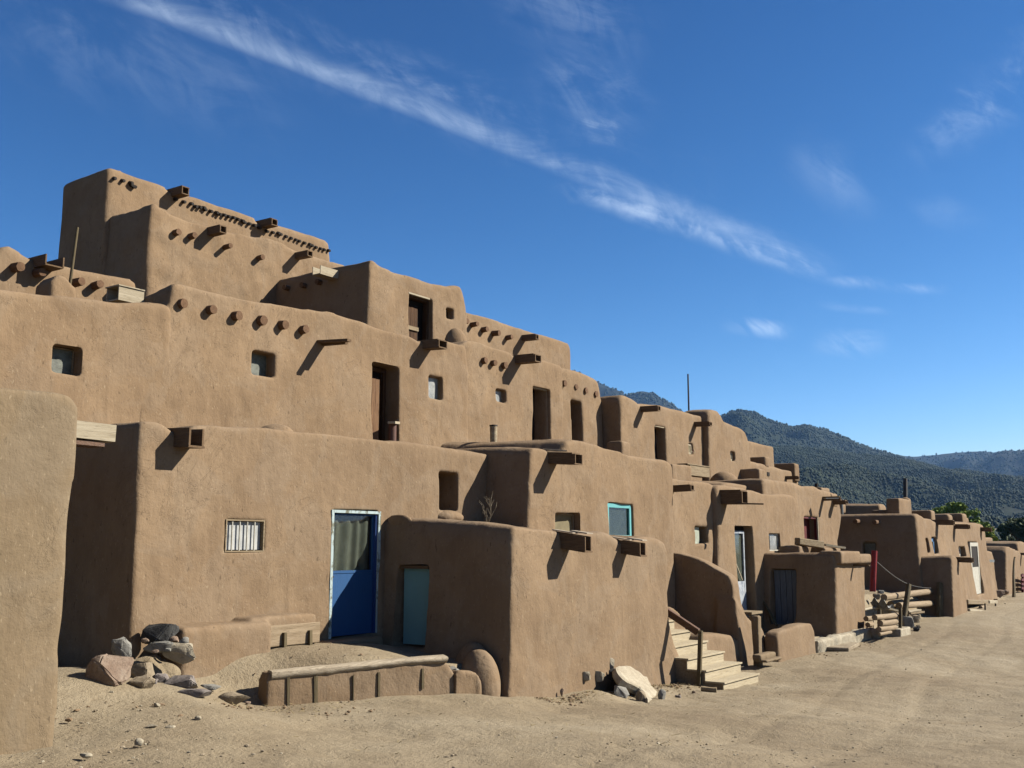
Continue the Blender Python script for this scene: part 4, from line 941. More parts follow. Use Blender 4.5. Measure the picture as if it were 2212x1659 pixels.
# ================================================================== ROCKS
def rock(k, cx, by, w, h, mat, label, Yp=None, seed=0, facets=7, depth=.8, lean=0.0, sub=3, group=None, sink=.12, name='rock', zoff=0.0):
    s = ZT[k][0]; c = Z(k, cx, by)
    p = at(*c, Yp) if Yp is not None else gnd(*c)
    F = p.dot(fh); W = w*s*F/2228; H = h*s*F/2228
    rg = random.Random(seed*31+5); bm = bmesh.new()
    soft = any(q in label for q in ('round','oval','egg','smooth','pebble','cobble'))
    if soft: bmesh.ops.create_icosphere(bm, subdivisions=sub, radius=1)
    else:
        for _ in range(11+facets):
            q = Vector((rg.gauss(0,1),rg.gauss(0,1),rg.gauss(0,1))).normalized(); q = Vector([math.copysign(abs(c)**.7, c) for c in q]); bm.verts.new(q*rg.uniform(.82,1.05))
        r_ = bmesh.ops.convex_hull(bm, input=bm.verts); bmesh.ops.delete(bm, geom=[g_ for g_ in r_['geom_interior'] if isinstance(g_, bmesh.types.BMVert)], context='VERTS')
        for v in [v for v in bm.verts if not v.link_faces]: bm.verts.remove(v)
        bmesh.ops.dissolve_limit(bm, angle_limit=math.radians(12), verts=bm.verts, edges=bm.edges)
        bmesh.ops.bevel(bm, geom=list(bm.edges), offset=.07, segments=2, affect='EDGES', clamp_overlap=True)
        bmesh.ops.triangulate(bm, faces=bm.faces); bmesh.ops.subdivide_edges(bm, edges=bm.edges, cuts=1, use_grid_fill=True)
    for _ in range(facets if soft else 0):
        n = Vector((rg.gauss(0,1), rg.gauss(0,1), rg.gauss(0,1)*.8)).normalized(); d = rg.uniform(.48,.82)
        for v in bm.verts:
            e = v.co.dot(n)-d
            if e > 0: v.co -= n*e*.93
    xs = [v.co.x for v in bm.verts]; zs = [v.co.z for v in bm.verts]; ys = [v.co.y for v in bm.verts]
    sx, sy, sz = W/(max(xs)-min(xs)), W*depth/(max(ys)-min(ys)), H*(1+sink)/(max(zs)-min(zs)); x0 = (max(xs)+min(xs))/2; z0 = min(zs); y0 = (max(ys)+min(ys))/2
    R = Matrix.Rotation(lean, 3, 'Y')
    for v in bm.verts:
        q = Vector(((v.co.x-x0)*sx, (v.co.y-y0)*sy, (v.co.z-z0)*sz-H/2)); q = R @ q
        nn = mnoise.fractal(q*3.2/max(W,.15)+Vector((seed,0,0)), 1, 2, 4)
        q *= 1+nn*(.10 if soft else .16)
        q.z += H/2 - H*sink
        v.co = p + RT*q.x + fh*(q.y+W*depth*.32) + Vector((0,0,q.z+zoff))
    me = bpy.data.meshes.new(name); bm.to_mesh(me); bm.free()
    me.polygons.foreach_set('use_smooth',[True]*len(me.polygons))
    if hasattr(me,'set_sharp_from_angle'): me.set_sharp_from_angle(angle=math.radians(24))
    return tag(link(name, me, M[mat], None), label, 'rock', group)
GR = 'rocks heaped at the corner of the blue door house'
R1 = [(650,600,240,215,'r_grey','blue grey boulder against the shaded corner of the wall, highest left of the heap',11.25,.7),
 (480,900,480,330,'r_pink','largest boulder of the heap, tan with its left side in shade',None,.6),
 (835,592,125,105,'r_tan','brownish round stone left of the centre of the heap behind the red flat stone',None,.8),
 (845,662,190,74,'r_pink','flat reddish stone above the brown boulder in the heap',None,.5),
 (1010,655,140,125,'r_grey','round blue grey cobble in the middle of the heap',None,.8),
 (1085,590,70,60,'r_pink','small orange stone right of the round blue grey cobble',None,.8),
 (1205,680,150,52,'r_tan','thin pale brown stone lying under the large pale slab',None,.6),
 (1395,712,125,88,'r_pink','small oval pinkish stone at the right foot of the heap',None,.8),
 (850,845,300,190,'r_tan','squarish brown boulder between the largest boulder and the bare earth',None,.6),
 (875,950,270,150,'r_tan','long tan stone with a reddish left end, in front of the squarish brown boulder',None,.6),
 (1110,890,200,115,'r_purple','low purple grey stone right of the long tan stone',None,.7),
 (1310,940,390,140,'r_purple','wedge shaped purple grey stone with a pale right tip',None,.5),
 (1650,945,220,50,'r_grey','half buried flat grey stone behind the dark flat one',None,.6),
 (1465,1040,390,95,'r_purple','dark flat stone lying left of the pale oval one before the heap',None,.5),
 (1900,1108,350,125,'r_tan','pale brown oval stone nearest the left end of the log kerb',None,.5),
 (1065,1135,75,42,'r_pale','lone pale pebble on the bare earth below the heap',None,.8),
 (1520,1282,75,42,'r_pale','small yellowish stone lying far in front of the heap on the plaza',None,.8)]
for i,(cx,by,w_,h_,mt,lb,Yp,dp) in enumerate(R1): rock('y1',cx,by,w_,h_,mt,lb,Yp,i+1,5 if 'round' in lb or 'oval' in lb else 8,dp,0,3,GR)
R2 = [(1080,528,330,118,'r_grey','long grey brown block lying under the black jagged rock',11.35,.5),
 (1300,645,380,205,'r_pale','large pale cream slab with sharp edges at the right of the heap',11.15,.45),
 (1070,415,410,200,'r_dark','black jagged volcanic rock on top of the heap against the wall',11.6,.5),
 (925,425,95,50,'r_pink','small pink stone wedged under the left end of the black jagged rock',11.5,.8),
 (1240,435,115,80,'r_pink','pinkish stone between the black jagged rock and the grey egg shaped stone',11.45,.8),
 (1270,345,45,60,'r_tan','tiny orange stone perched at the right side of the black jagged rock',11.6,.8),
 (1360,455,112,92,'r_grey','grey egg shaped stone leaning on the end of the adobe bench',11.3,.9),
 (1040,540,92,36,'r_pink','small flat pink stone under the long grey brown block',11.1,.8),
 (1180,535,80,50,'r_grey','small grey stone behind the corner of the large pale cream slab',11.2,.8)]
for i,(cx,by,w_,h_,mt,lb,Yp,dp) in enumerate(R2): rock('y1',cx,by,w_,h_,mt,lb,Yp,i+40,4 if 'egg' in lb else 9,dp,0,3,GR)
R3 = [(700,640,70,60,'r_pink','small rusty stone between the blue grey boulder and the largest boulder'),(930,610,80,60,'r_tan','small tan stone left of the round blue grey cobble'),(1130,560,60,45,'r_pink','tiny reddish stone beside the round blue grey cobble'),
 (1290,700,90,45,'r_tan','small flat tan stone right of the thin pale brown one'),(1010,900,110,70,'r_purple','small purple stone touching the long tan stone'),(960,700,90,45,'r_grey','thin grey stone below the round blue grey cobble'),
 (760,905,80,45,'r_tan','small tan stone in the gap below the squarish brown boulder'),(1240,830,70,35,'r_pink','small pink stone above the wedge shaped purple grey one'),(1560,770,80,35,'r_pink','little pinkish stone alone on the terrace before the adobe bench'),
 (590,930,70,35,'r_tan','small tan stone before the shaded foot of the largest boulder')]
for i,(cx,by,w_,h_,mt,lb) in enumerate(R3): rock('y1',cx,by,w_,h_,mt,lb,None,i+130,6,.8,0,3,GR)
R4 = [(1480,690,70,45,'r_pale','small cream stone right of the oval pinkish one on the terrace'),(1700,870,60,30,'r_tan','tiny tan stone above the pale oval stone, alone on the terrace'),(1390,760,85,45,'r_tan','small brown stone below the oval pinkish one'),
 (1120,740,85,50,'r_tan','small tan stone in the bare gap above the purple grey stones'),(560,985,50,26,'r_pale','tiny pale stone on the earth below the largest boulder'),(2070,1110,60,35,'r_pink','little stone close to the left end of the log kerb')]
for i,(cx,by,w_,h_,mt,lb) in enumerate(R4): rock('y1',cx,by,w_,h_,mt,lb,None,i+150,6,.8,0,3,GR)
# earth fill carrying the upper stones of the heap
p = at(*Z('y1',1100,560),11.5)
tag(adobe('earth_mound', [(lambda m:(m.v,m.f))(MB().ell((p.x-.05,11.75,.64),(.50,.40,.20)))], M['earth'], None, vox=.03, it=2, amp=(.03,.06), seed=70), 'little earth mound between the heaped rocks and the wall corner', 'mound')
rock('y5',1150,900,270,240,'r_grey','blue grey rock half buried left of the large leaning slab',None,80,6,.8,group='rocks at the foot of the front block')
rock('y5',1390,845,115,100,'r_pale','small whitish stone under the large leaning slab',None,81,6,.8,group='rocks at the foot of the front block')
rock('y5',1890,935,155,200,'r_grey','smooth rounded grey stone right of the large leaning slab',None,82,3,.8,group='rocks at the foot of the front block')
rock('y5',1510,965,200,200,'r_tan','brown fragment broken from the lower edge of the large leaning slab',None,83,7,.6,group='rocks at the foot of the front block')
rock('y5',490,565,175,160,'r_pale','pinkish stone set in the wall foot, leftmost of the embedded stones',9.19,84,6,.6,group='stones embedded in the wall foot')
rock('y5',710,575,250,190,'r_pale','pointed brown grey stone set in the wall foot beside the pinkish one',9.19,85,7,.5,group='stones embedded in the wall foot')
rock('y5',960,330,120,170,'r_pale','upright whitish stone set in the wall above the leaning slab',9.22,86,6,.5,group='stones embedded in the wall foot')
rock('y5',975,560,130,210,'r_dark','dark broken stone in the hollow behind the leaning slab',9.14,87,9,.5,group='stones embedded in the wall foot')
rock('y5',50,860,70,150,'r_pink','small upright pink stone at the foot of the wall left of the leaning slab',None,88,6,.6,group='rocks at the foot of the front block')
rock('y5',2180,885,110,50,'r_purple','small flat purple stone lying on the earth between slab and stairs',None,89,5,.7)
rock('y3',420,1582,45,28,'r_pink','tiny pink stone between the flat purple stone and the fallen log piece',None,91,5,.7)
rock(5,890,1442,168,128,'r_grey','pale grey angular rock resting against the right end of the log kerb',None,92,8,.6)
rock(5,1025,1432,40,40,'r_pale','small pale stone below the broken adobe stub',None,93,6,.6)
rock(4,925,935,70,16,'r_pale','flat white stone in the bare foreground, left of its thinner neighbour',None,94,5,.7,group='flat foreground stones')
rock(4,1035,938,60,14,'r_pale','thin flat white stone in the bare foreground, right of the flat white one',None,95,5,.7,group='flat foreground stones')
rock(4,512,1122,85,26,'r_pale','pale oval stone near the bottom left of the plaza',None,96,5,.7,group='flat foreground stones')
rock(4,840,1045,60,40,'r_pale','whitish lump of stone in the lower left foreground',None,97,6,.7,group='flat foreground stones')
rock(4,950,808,40,20,'r_pale','small pale round pebble before the heap of rocks',None,98,5,.7,group='flat foreground stones')
a = gnd(*Z('y3',490,1560)); b = gnd(*Z('y3',650,1572))
tag(MB().tube(a+Vector((0,0,.04)),b+Vector((0,0,.05)),.045,.06,12,5,.01,.12).put('log_piece', M['wood_x'], None, True), 'short fallen grey log piece lying before the wooden stairs', 'log')
# large leaning slab
ol = [(1030,330),(1090,300),(1270,290),(1440,400),(1530,480),(1600,500),(1665,620),(1700,700),(1800,800),(1790,860),(1720,910),(1700,970),(1620,960),(1540,800),(1460,700),(1250,600),(1150,540),(1060,420)]
A = at(*Z('y5',1100,330),9.08); B = at(*Z('y5',1680,960),8.34); ax = (B-A).normalized(); nrm = Vector((.25,-.55,.8)); nrm = (nrm-ax*nrm.dot(ax)).normalized()
f1 = [atp(*Z('y5',x,y),A+(B-A)*.5,nrm) for x,y in ol]; cc = sum(f1,Vector())/len(f1)
bm = bmesh.new(); lay = []
for off,sc in ((-.02,.93),(.0,1.0),(-.10,1.0),(-.15,.9)):
    lay.append([bm.verts.new(cc+(p-cc)*sc+nrm*(off if off else 0.0)+Vector((0,0,0))) for p in f1])
lay = [lay[1]] + lay[2:]
top_in = [bm.verts.new(cc+(p-cc)*.9+nrm*.025) for p in f1]
n = len(f1)
rings = [top_in]+lay
for r0_, r1_ in zip(rings[:-1], rings[1:]):
    for i in range(n): bm.faces.new((r0_[i],r0_[(i+1)%n],r1_[(i+1)%n],r1_[i]))
bm.faces.new(rings[0]); bm.faces.new(rings[-1][::-1])
for v in [v for v in bm.verts if not v.link_faces]: bm.verts.remove(v)
bmesh.ops.recalc_face_normals(bm, faces=bm.faces); bmesh.ops.triangulate(bm, faces=bm.faces)
bmesh.ops.subdivide_edges(bm, edges=bm.edges, cuts=2, use_grid_fill=True)
for v in bm.verts: v.co += nrm*mnoise.fractal(v.co*7,1,2,4)*.014
me = bpy.data.meshes.new('s'); bm.to_mesh(me); bm.free(); me.polygons.foreach_set('use_smooth',[True]*len(me.polygons)); me.set_sharp_from_angle(angle=math.radians(35))
tag(link('rock_slab', me, M['r_pale'], None), 'large pale cream stone slab leaning on the foot of the front block', 'rock', 'rocks at the foot of the front block')

# dry weed on the roof terrace
def weed(base, hgt, n, name, label, mat, cat='plant', spread=.5):
    m = MB(); rg = random.Random(int(base[0]*10))
    for i in range(n):
        a = rg.uniform(0,6.28); l = hgt*rg.uniform(.5,1); p0 = Vector(base); d = Vector((math.cos(a)*spread, math.sin(a)*spread, 1)).normalized()
        p1 = p0+d*l*.5; d2 = (d+Vector((rg.uniform(-.5,.5),rg.uniform(-.5,.5),.2))).normalized(); p2 = p1+d2*l*.5
        m.tube(p0,p1,.008,.006,5,1); m.tube(p1,p2,.006,.003,5,1)
        for _ in range(3):
            d3 = (d2+Vector((rg.uniform(-1,1),rg.uniform(-1,1),rg.uniform(-.2,.8)))).normalized(); q = p1+(p2-p1)*rg.random(); m.tube(q,q+d3*l*.25,.004,.002,4,1)
    return tag(m.put(name, mat, None), label, cat)
p = at(*Z(5,1120,420),10.2); weed((p.x,p.y,p.z-.15), .62, 7, 'dry_weed', 'dry leafless weed standing on the roof of the front block', M['twig'], spread=.35)
p = gnd(*Z('y1',1790,680)); weed((p.x,p.y,p.z), .20, 5, 'dry_twig', 'tuft of dry straw on the terrace before the adobe bench', M['twig'], spread=.3)
p = at(*Z('y4',785,1230),9.6); weed((p.x,9.6,p.z-.05), .3, 5, 'dry_stalks', 'few dry stalks behind the freestanding adobe block', M['twig'], spread=.15)
p = at(1058,965,13.2); 
q = at(1066,921,13.2)
adobe('chimney', [(lambda m:(m.v,m.f))(MB().ell(at(1061,974,13.2),(.28,.28,.17)))], M['adobe_up'], hA, vox=.04, it=4)
MB().tube((q.x+.01,13.2,p.z-.2),(q.x,13.2,q.z),.078,.082,20,5,.0,.03).put('stovepipe', M['pipe'], hA, True)
MB().tube((q.x,13.2,q.z+.001),(q.x,13.2,q.z+.03),.09,.088,20,1).put('pipe_rim', M['iron'], hA, True)

# ================================================================== LOG STACK AND POSTS
def log(name, k, x0,y0s,x1,y1s,dia,Yp,label,mat='log',Y1=None,group=None,cat='log',r1=None):
    s = ZT[k][0]; a = at(*Z(k,x0,y0s),Yp); b = at(*Z(k,x1,y1s),Y1 or Yp); r = dia*s*a.dot(fh)/2228/2
    return tag(MB().tube(a,b,r,r1 and r*r1 or r,16,8,.01,.05).put(name, M[mat], None, True), label, cat, group)
def post(name, k, x0,yt,x1,yb,dia,label,mat='wood_z',group='posts holding the log stack',Yp=None,fac=1.05):
    s = ZT[k][0]; b = gnd(*Z(k,x1,yb)) if Yp is None else at(*Z(k,x1,yb),Yp); a = at(*Z(k,x0,yt),b.y); r = dia*s*b.dot(fh)/2228/2
    m = MB().tube(Vector((b.x,b.y,b.z-.3)),a,r*fac,r*.9,14,8,.02,.09); return tag(m.put(name, M[mat], None, True), label, 'post', group)
GP = 'logs stacked to hold the earth bank'
log('log','y2',405,372,1072,300,88,9.05,'thickest peeled log on top of the earth bank between the two tall posts',group=GP)
log('log','y2',600,487,1055,450,82,9.0,'second thick log, directly below the top one, speckled with earth',group=GP)
log('log','y2',490,470,640,440,90,9.3,'short dark log butt left of the second thick log',group=GP,mat='wood_x')
log('log','y2',285,640,588,605,72,8.25,'uppermost knotty log of the lower stack',group=GP)
log('log','y2',355,715,580,688,76,8.22,'second log from the top of the lower stack',group=GP)
log('log','y2',350,788,548,765,66,8.2,'third log from the top of the lower stack',group=GP)
log('log','y2',345,845,498,828,40,8.15,'thin bottom log of the lower stack',group=GP)
log('log','y2',175,655,250,648,66,8.75,'short log end at the wall corner, uppermost of three',group=GP)
log('log','y2',195,732,258,722,64,8.72,'short log end at the wall corner, middle of three',group=GP)
log('log','y2',195,792,255,785,50,8.7,'short log end at the wall corner, lowest of three',group=GP)
post('fence_post','y2',355,530,325,885,55,'short crooked post at the left of the lower log stack')
post('fence_post','y2',612,515,600,885,50,'dark short post at the right end of the lower log stack')
post('fence_post','y2',715,210,662,600,72,'tall leaning post in the middle of the long top log',Yp=8.7)
post('fence_post','y2',1125,192,1108,618,78,'tallest upright post at the right end of the long top log',Yp=8.72)
post('iron_rod','y2',270,490,265,872,9,'thin iron rod standing left of the short crooked post','iron')
log('log','y2',150,535,330,510,30,9.0,'thin pale pole end lying on the bank above the lower stack',mat='pale_x')
rock('y2',330,400,110,70,'r_tan','brown stone at the left end of the thickest log',9.1,101,6,.7,group='stones lying on the log stack')
rock('y2',375,330,80,45,'r_grey','grey stone behind the left end of the thickest log',9.3,102,6,.7,group='stones lying on the log stack')
rock('y2',730,760,150,130,'r_grey','grey stone above the pale cut stone block',8.2,103,7,.6,group='stones lying on the log stack')
rock('y2',800,700,160,90,'r_tan','brown stone sloping down the bank right of the dark short post',8.5,104,7,.6,group='stones lying on the log stack')
rock('y2',830,810,90,60,'r_dark','dark stone at the right foot of the bank',8.2,105,7,.7,group='stones lying on the log stack')
rock('y2',840,650,100,60,'r_pale','pale stone high on the bank slope',8.6,106,7,.7,group='stones lying on the log stack')
rock('y2',860,770,70,40,'r_tan','small tan stone beside the dark stone at the foot of the bank',8.2,107,7,.7,group='stones lying on the log stack')
c0 = at(*Z('y2',625,865),8.0); c1 = at(*Z('y2',745,760),8.0)
tag(adobe('stone_block',[boxsolid(c0.x,c1.x,8.0,8.5,c0.z-.1,c1.z)],M['r_pale'],None,vox=.04,it=2,amp=(.02,.015),seed=77),'pale squared stone block at the foot of the bank beside the dark short post','block')
for i,(x0,y0s,x1,y1s,lb) in enumerate(((700,555,860,540,'thin rough board on the bank below the second thick log'),(720,580,905,562,'reddish narrow board just below the thin rough board'),(700,600,835,690,'short board sliding down the bank slope'),(450,520,600,555,'pale board end sticking out over the lower log stack'))):
    a = at(*Z('y2',x0,y0s),8.7-.02*i); b = at(*Z('y2',x1,y1s),8.55-.02*i); tag(MB().beam(a,b,.16,.05,jit=.2).put('scrap_board', M['pale_x' if i in (0,3) else 'wood_x'], None), lb, 'board', 'boards thrown on the bank')
# grey rag
p = at(*Z('y2',370,470),8.9); bm = bmesh.new(); bmesh.ops.create_grid(bm,x_segments=16,y_segments=10,size=.5)
for v in bm.verts:
    x,y = v.co.x,v.co.y; v.co = p+Vector((x*1.1+.15, y*.5, .10*math.sin(x*9)+.08*math.cos(y*14+x*4)-.45*(x+.2)*(1 if x>-.1 else .4)))
me = bpy.data.meshes.new('rag'); bm.to_mesh(me); bm.free(); me.polygons.foreach_set('use_smooth',[True]*len(me.polygons))
tag(link('grey_rag', me, M['greyrag'], None), 'crumpled grey rag hanging over the lower log stack', 'rag')
# red post and rope
b = atx(*Z(8,735,1098),36.5); a = atx(*Z(8,748,822),36.5)
tag(MB().tube((b.x-.1,b.y,b.z-.3),(a.x,a.y,a.z),.105,.10,20,6,.0,.02).put('red_post', M['red'], None, True), 'thick red round post leaning slightly before the shaded far wall', 'post')
pr0 = atx(*Z(8,770,918),36.4); pr1 = at(*Z(8,1225,1140),8.9); m = MB(); prev = pr0
for i in range(1,13):
    t = i/12; q = pr0.lerp(pr1,t)-Vector((0,0,.25*math.sin(PI*t))); m.tube(prev,q,.018,.018,6,1); prev = q
tag(m.put('rope', M['rope'], None), 'thin slack rope from the red post down to the log bank', 'rope')
# timbers before the far house
GT = 'timbers edging the far terrace'
for (x0,y0s,x1,y1s,h_,Yp,mt,lb) in ((1435,435,1712,440,62,9.0,'wood_x','long dark squared timber with a pale top edge on the far terrace'),(1716,440,1820,438,56,8.9,'pale_x','pale squared timber end right of the long dark timber'),
    (1820,425,1925,425,60,9.2,'wood_x','short dark squared timber right of the pale end'),(1455,545,1665,570,50,8.5,'pale_x','pale block lying lowest beside the projecting wall end')):
    a = at(*Z('y2',x0,y0s),Yp); b = at(*Z('y2',x1,y1s),Yp-.05); hh_ = h_*.16765*a.dot(fh)/2228
    tag(MB().beam(a,b,.35,hh_,jit=.06).put('timber', M[mt], None, bevel=.02), lb, 'timber', GT)
log('log','y2',1650,510,1840,478,48,8.7,'round pale log below the long dark timber',group=GT)
log('log','y2',1925,430,2022,408,42,9.1,'pale round log right of the short dark timber',group=GT)
log('log','y2',1720,548,1880,530,34,8.5,'thin pale log lying lowest before the far terrace',group=GT)
log('log','y2',1880,520,2070,508,36,8.8,'long thin pale log at the far end of the terrace edge',group=GT)
log('log','y2',1970,470,2060,505,24,9.0,'short thin stick slanting down at the far end of the terrace',group=GT)
log('log','y2',1885,540,1975,560,24,8.5,'short board-like stick lying out on the plaza before the terrace',group=GT)
log('log','y2',2080,345,2290,325,26,9.4,'pale thin log near the right edge, top one of three',group='three logs at the right edge')
log('log','y2',2075,380,2290,370,26,9.35,'pale thin log near the right edge, middle one of three',group='three logs at the right edge')
log('log','y2',2070,410,2290,430,30,9.3,'pale thin log near the right edge, lowest one of three',group='three logs at the right edge')
log('driftwood','y2',2095,515,2215,470,18,8.6,'bent pale branch lying on the plaza at the right edge',cat='branch')
for x,lb in ((1710,'left thin iron stake pinning the far logs'),(1845,'middle thin iron stake pinning the far logs'),(1968,'right thin iron stake pinning the far logs')):
    b = at(*Z('y2',x,560),8.3); a = at(*Z('y2',x,455),8.3); tag(MB().tube((b.x,8.3,b.z-.2),a,.035,.03,8,2).put('iron_stake', M['iron'], None), lb, 'stake', 'iron stakes')
b = at(*Z('y2',2050,420),9.0); a = at(*Z(8,1945,878),9.0)
tag(MB().tube((b.x,9.0,b.z-.2),a,.085,.035,12,10,.06,.12).put('leaning_pole', M['wood_z'], None, True), 'crooked bare pole leaning against the last far house', 'pole')
for i,(cx,by,w_,h_,lb) in enumerate(((1900,370,160,90,'heap of tan rubble at the foot of the last far house'),(1985,330,90,50,'small rubble stone left of the crooked pole'),(1580,380,90,40,'low stone before the far white door'))):
    rock('y2',cx,by,w_,h_,'r_pink',lb,9.35,110+i,8,.5,group='far rubble stones')
# maroon gate slats at the frame edge
gt = thing('maroon_gate', 'dark maroon wooden gate of slanted slats at the far right edge', 'gate', tuple(at(2208,1275,9.2)))
for i in range(4):
    a = at(2206,1243+i*9,9.2); b = at(2240,1250+i*9,9.2); MB().beam(a,b,.05,.12).put('slat', M['maroon'], gt)
a = at(2209,1240,9.25); b = at(2209,1282,9.25); MB().beam(a,b,.1,.1,(1,0,0)).put('gate_post', M['maroon'], gt)
a = at(*Z(8,1700,908),9.6); b = at(*Z(8,1742,908),9.6); MB().beam(a,b,.2,.12).put('roof_flashing', M['galv'], hK3)

# ================================================================== MOUNTAINS
def hill_mat(name, dark, mid, light, scale):
    m, t, bs, out = nt(name); v = coords(t)
    n1 = noise(t, v, scale, 6, .62); n2 = noise(t, v, scale*9, 5, .7); n3 = noise(t, v, scale*40, 3, .6)
    col = ramp(t, n2, [(.34, dark), (.52, mid), (.74, light)])
    col = mix(t, math_(t,'MULTIPLY',ramp(t, n3, [(.42,(1,1,1)),(.52,(0,0,0))]),.6), col, tuple(x*.5 for x in dark))
    col = mix(t, math_(t,'MULTIPLY',ramp(t, n1, [(.60,(0,0,0)),(.72,(1,1,1))]),.18), col, tuple(x*1.7 for x in light))
    t.links.new(col, bs.inputs['Base Color']); return m
def pxdir(u): a = math.atan((u-CX)/2227.35); d = fh*math.cos(a)+RT*math.sin(a); return d, math.cos(a)
def skyline(u, pts): return float(np.interp(u, [p[0] for p in pts], [p[1] for p in pts]))
HILLS = {}
def ridge(name, D, pts, u0, u1, foot, mat, nu, nr, seed, spur=.12, back=.25, foot_z=-2.0, power=1.25):
    V = []; us = np.linspace(u0, u1, nu)
    rs = np.concatenate([np.linspace(foot, 1, int(nr*.8)), np.linspace(1, 1+back, int(nr*.2))[1:]])
    P = []; H = []
    for u in us:
        d, ca = pxdir(u); hv = (DYH+CY-skyline(u, pts))/2227.35*D + EYE   # height of the crest at planar distance D
        dd = d/ca*D
        for r in rs:
            t = (r-foot)/(1-foot) if r <= 1 else 1-(r-1)/back*.8
            z = foot_z+(hv-foot_z)*max(t,0)**power
            P.append((dd.x*r, dd.y*r, 0)); H.append((z, max(hv,1), t if r <= 1 else t))
    P = np.array(P); H = np.array(H)
    sc = D*.13
    rid = 1-np.abs(vnoise(P, sc, seed))*2; rid2 = 1-np.abs(vnoise(P, sc*.42, seed+1))*2; rid3 = vnoise(P, sc*.16, seed+2)
    env = np.clip(H[:,2],0,1)*(1-np.clip(H[:,2],0,1)**3)*1.6
    z = H[:,0] + (rid*.6+rid2*.3+rid3*.14-.35)*H[:,1]*spur*4*env + vnoise(P, D*.012, seed+3)*D*.0014
    P[:,2] = z; m = len(rs); idx = np.arange(nu*m).reshape(nu,m)
    F = np.stack([idx[:-1,:-1].ravel(), idx[1:,:-1].ravel(), idx[1:,1:].ravel(), idx[:-1,1:].ravel()],1)
    me = bpy.data.meshes.new(name); me.from_pydata(P.tolist(), [], F.tolist()); me.polygons.foreach_set('use_smooth',[True]*len(me.polygons))
    o = bpy.data.objects.new(name, me); COL.objects.link(o); me.materials.append(mat); o['kind'] = 'structure'
    HILLS[name] = (P.reshape(nu,m,3), rs, H[:,2].reshape(nu,m)); return o
hm1 = hill_mat('wooded_slope', (.010,.022,.012), (.018,.036,.018), (.032,.050,.026), .0030)
hm2 = hill_mat('distant_slope', (.006,.016,.012), (.011,.024,.017), (.022,.034,.024), .0022)
hm3 = hill_mat('foothill_slope', (.011,.023,.012), (.020,.038,.018), (.034,.050,.026), .0030)
def _foot(m):
    t = m.node_tree; bs = [n for n in t.nodes if n.type == 'BSDF_PRINCIPLED'][0]; src = bs.inputs['Base Color'].links[0].from_socket
    sp = t.nodes.new('ShaderNodeSeparateXYZ'); v = coords(t); t.links.new(v, sp.inputs[0])
    n = noise(t, v, .012, 6, .7); n2 = noise(t, v, .06, 5, .7)
    f = ramp(t, math_(t,'SUBTRACT',math_(t,'MULTIPLY',sp.outputs[2],1/50.0),math_(t,'MULTIPLY',n,.9)), [(.0,(0,0,0)),(.15,(1,1,1))])
    pale = ramp(t, n2, [(.40,(.08,.10,.05)),(.5,(.30,.27,.19)),(.62,(.50,.44,.34))])
    t.links.new(mix(t, f, pale, src), bs.inputs['Base Color'])
_foot(hm3)
ridge('far_mountain_left', 5200, [(-900,1165),(-300,1080),(300,960),(800,820),(1050,770),(1180,775),(1230,794),(1253,798),(1294,819),(1357,851),(1420,890),(1500,950),(1700,1165)], -900, 1700, .55, hm2, 260, 60, 11)
ridge('mountain_hump', 4700, [(900,1165),(1100,1040),(1200,940),(1300,880),(1357,851),(1372,846),(1389,843),(1417,845),(1444,860),(1480,887),(1560,930),(1650,990),(1900,1165)], 900, 1900, .55, hm2, 200, 60, 12)
ridge('mountain', 3600, [(1000,1165),(1200,1080),(1350,1000),(1450,960),(1520,915),(1560,898),(1585,889),(1612,885),(1644,891),(1666,907),(1716,919),(1762,916),(1798,928),(1843,946),(1889,966),(1943,982),(1990,1000),(2060,1030),(2200,1070),(2500,1165)], 1000, 2500, .45, hm1, 260, 110, 13, .10)
ridge('far_mountain_right', 5600, [(1600,1165),(1850,1010),(1940,986),(1979,984),(2038,982),(2080,978),(2116,975),(2161,976),(2212,976),(2400,960),(2700,940),(3600,1165)], 1600, 3600, .6, hm2, 260, 60, 14)
ridge('blue_mountain', 4700, [(1850,1165),(2030,1040),(2090,1010),(2143,991),(2160,980),(2184,972),(2200,974),(2212,973),(2300,955),(2500,940),(2700,960),(3600,1165)], 1850, 3600, .6, hm2, 240, 60, 15)
ridge('foothill', 2500, [(-1200,1165),(-400,1090),(900,1010),(1300,960),(1500,960),(1620,962),(1700,965),(1800,972),(1900,984),(1979,993),(2025,1005),(2070,1013),(2116,1019),(2212,1030),(2400,1040),(2700,1060),(3600,1165)], -1200, 3600, .22, hm3, 640, 170, 16, .085, power=1.5)
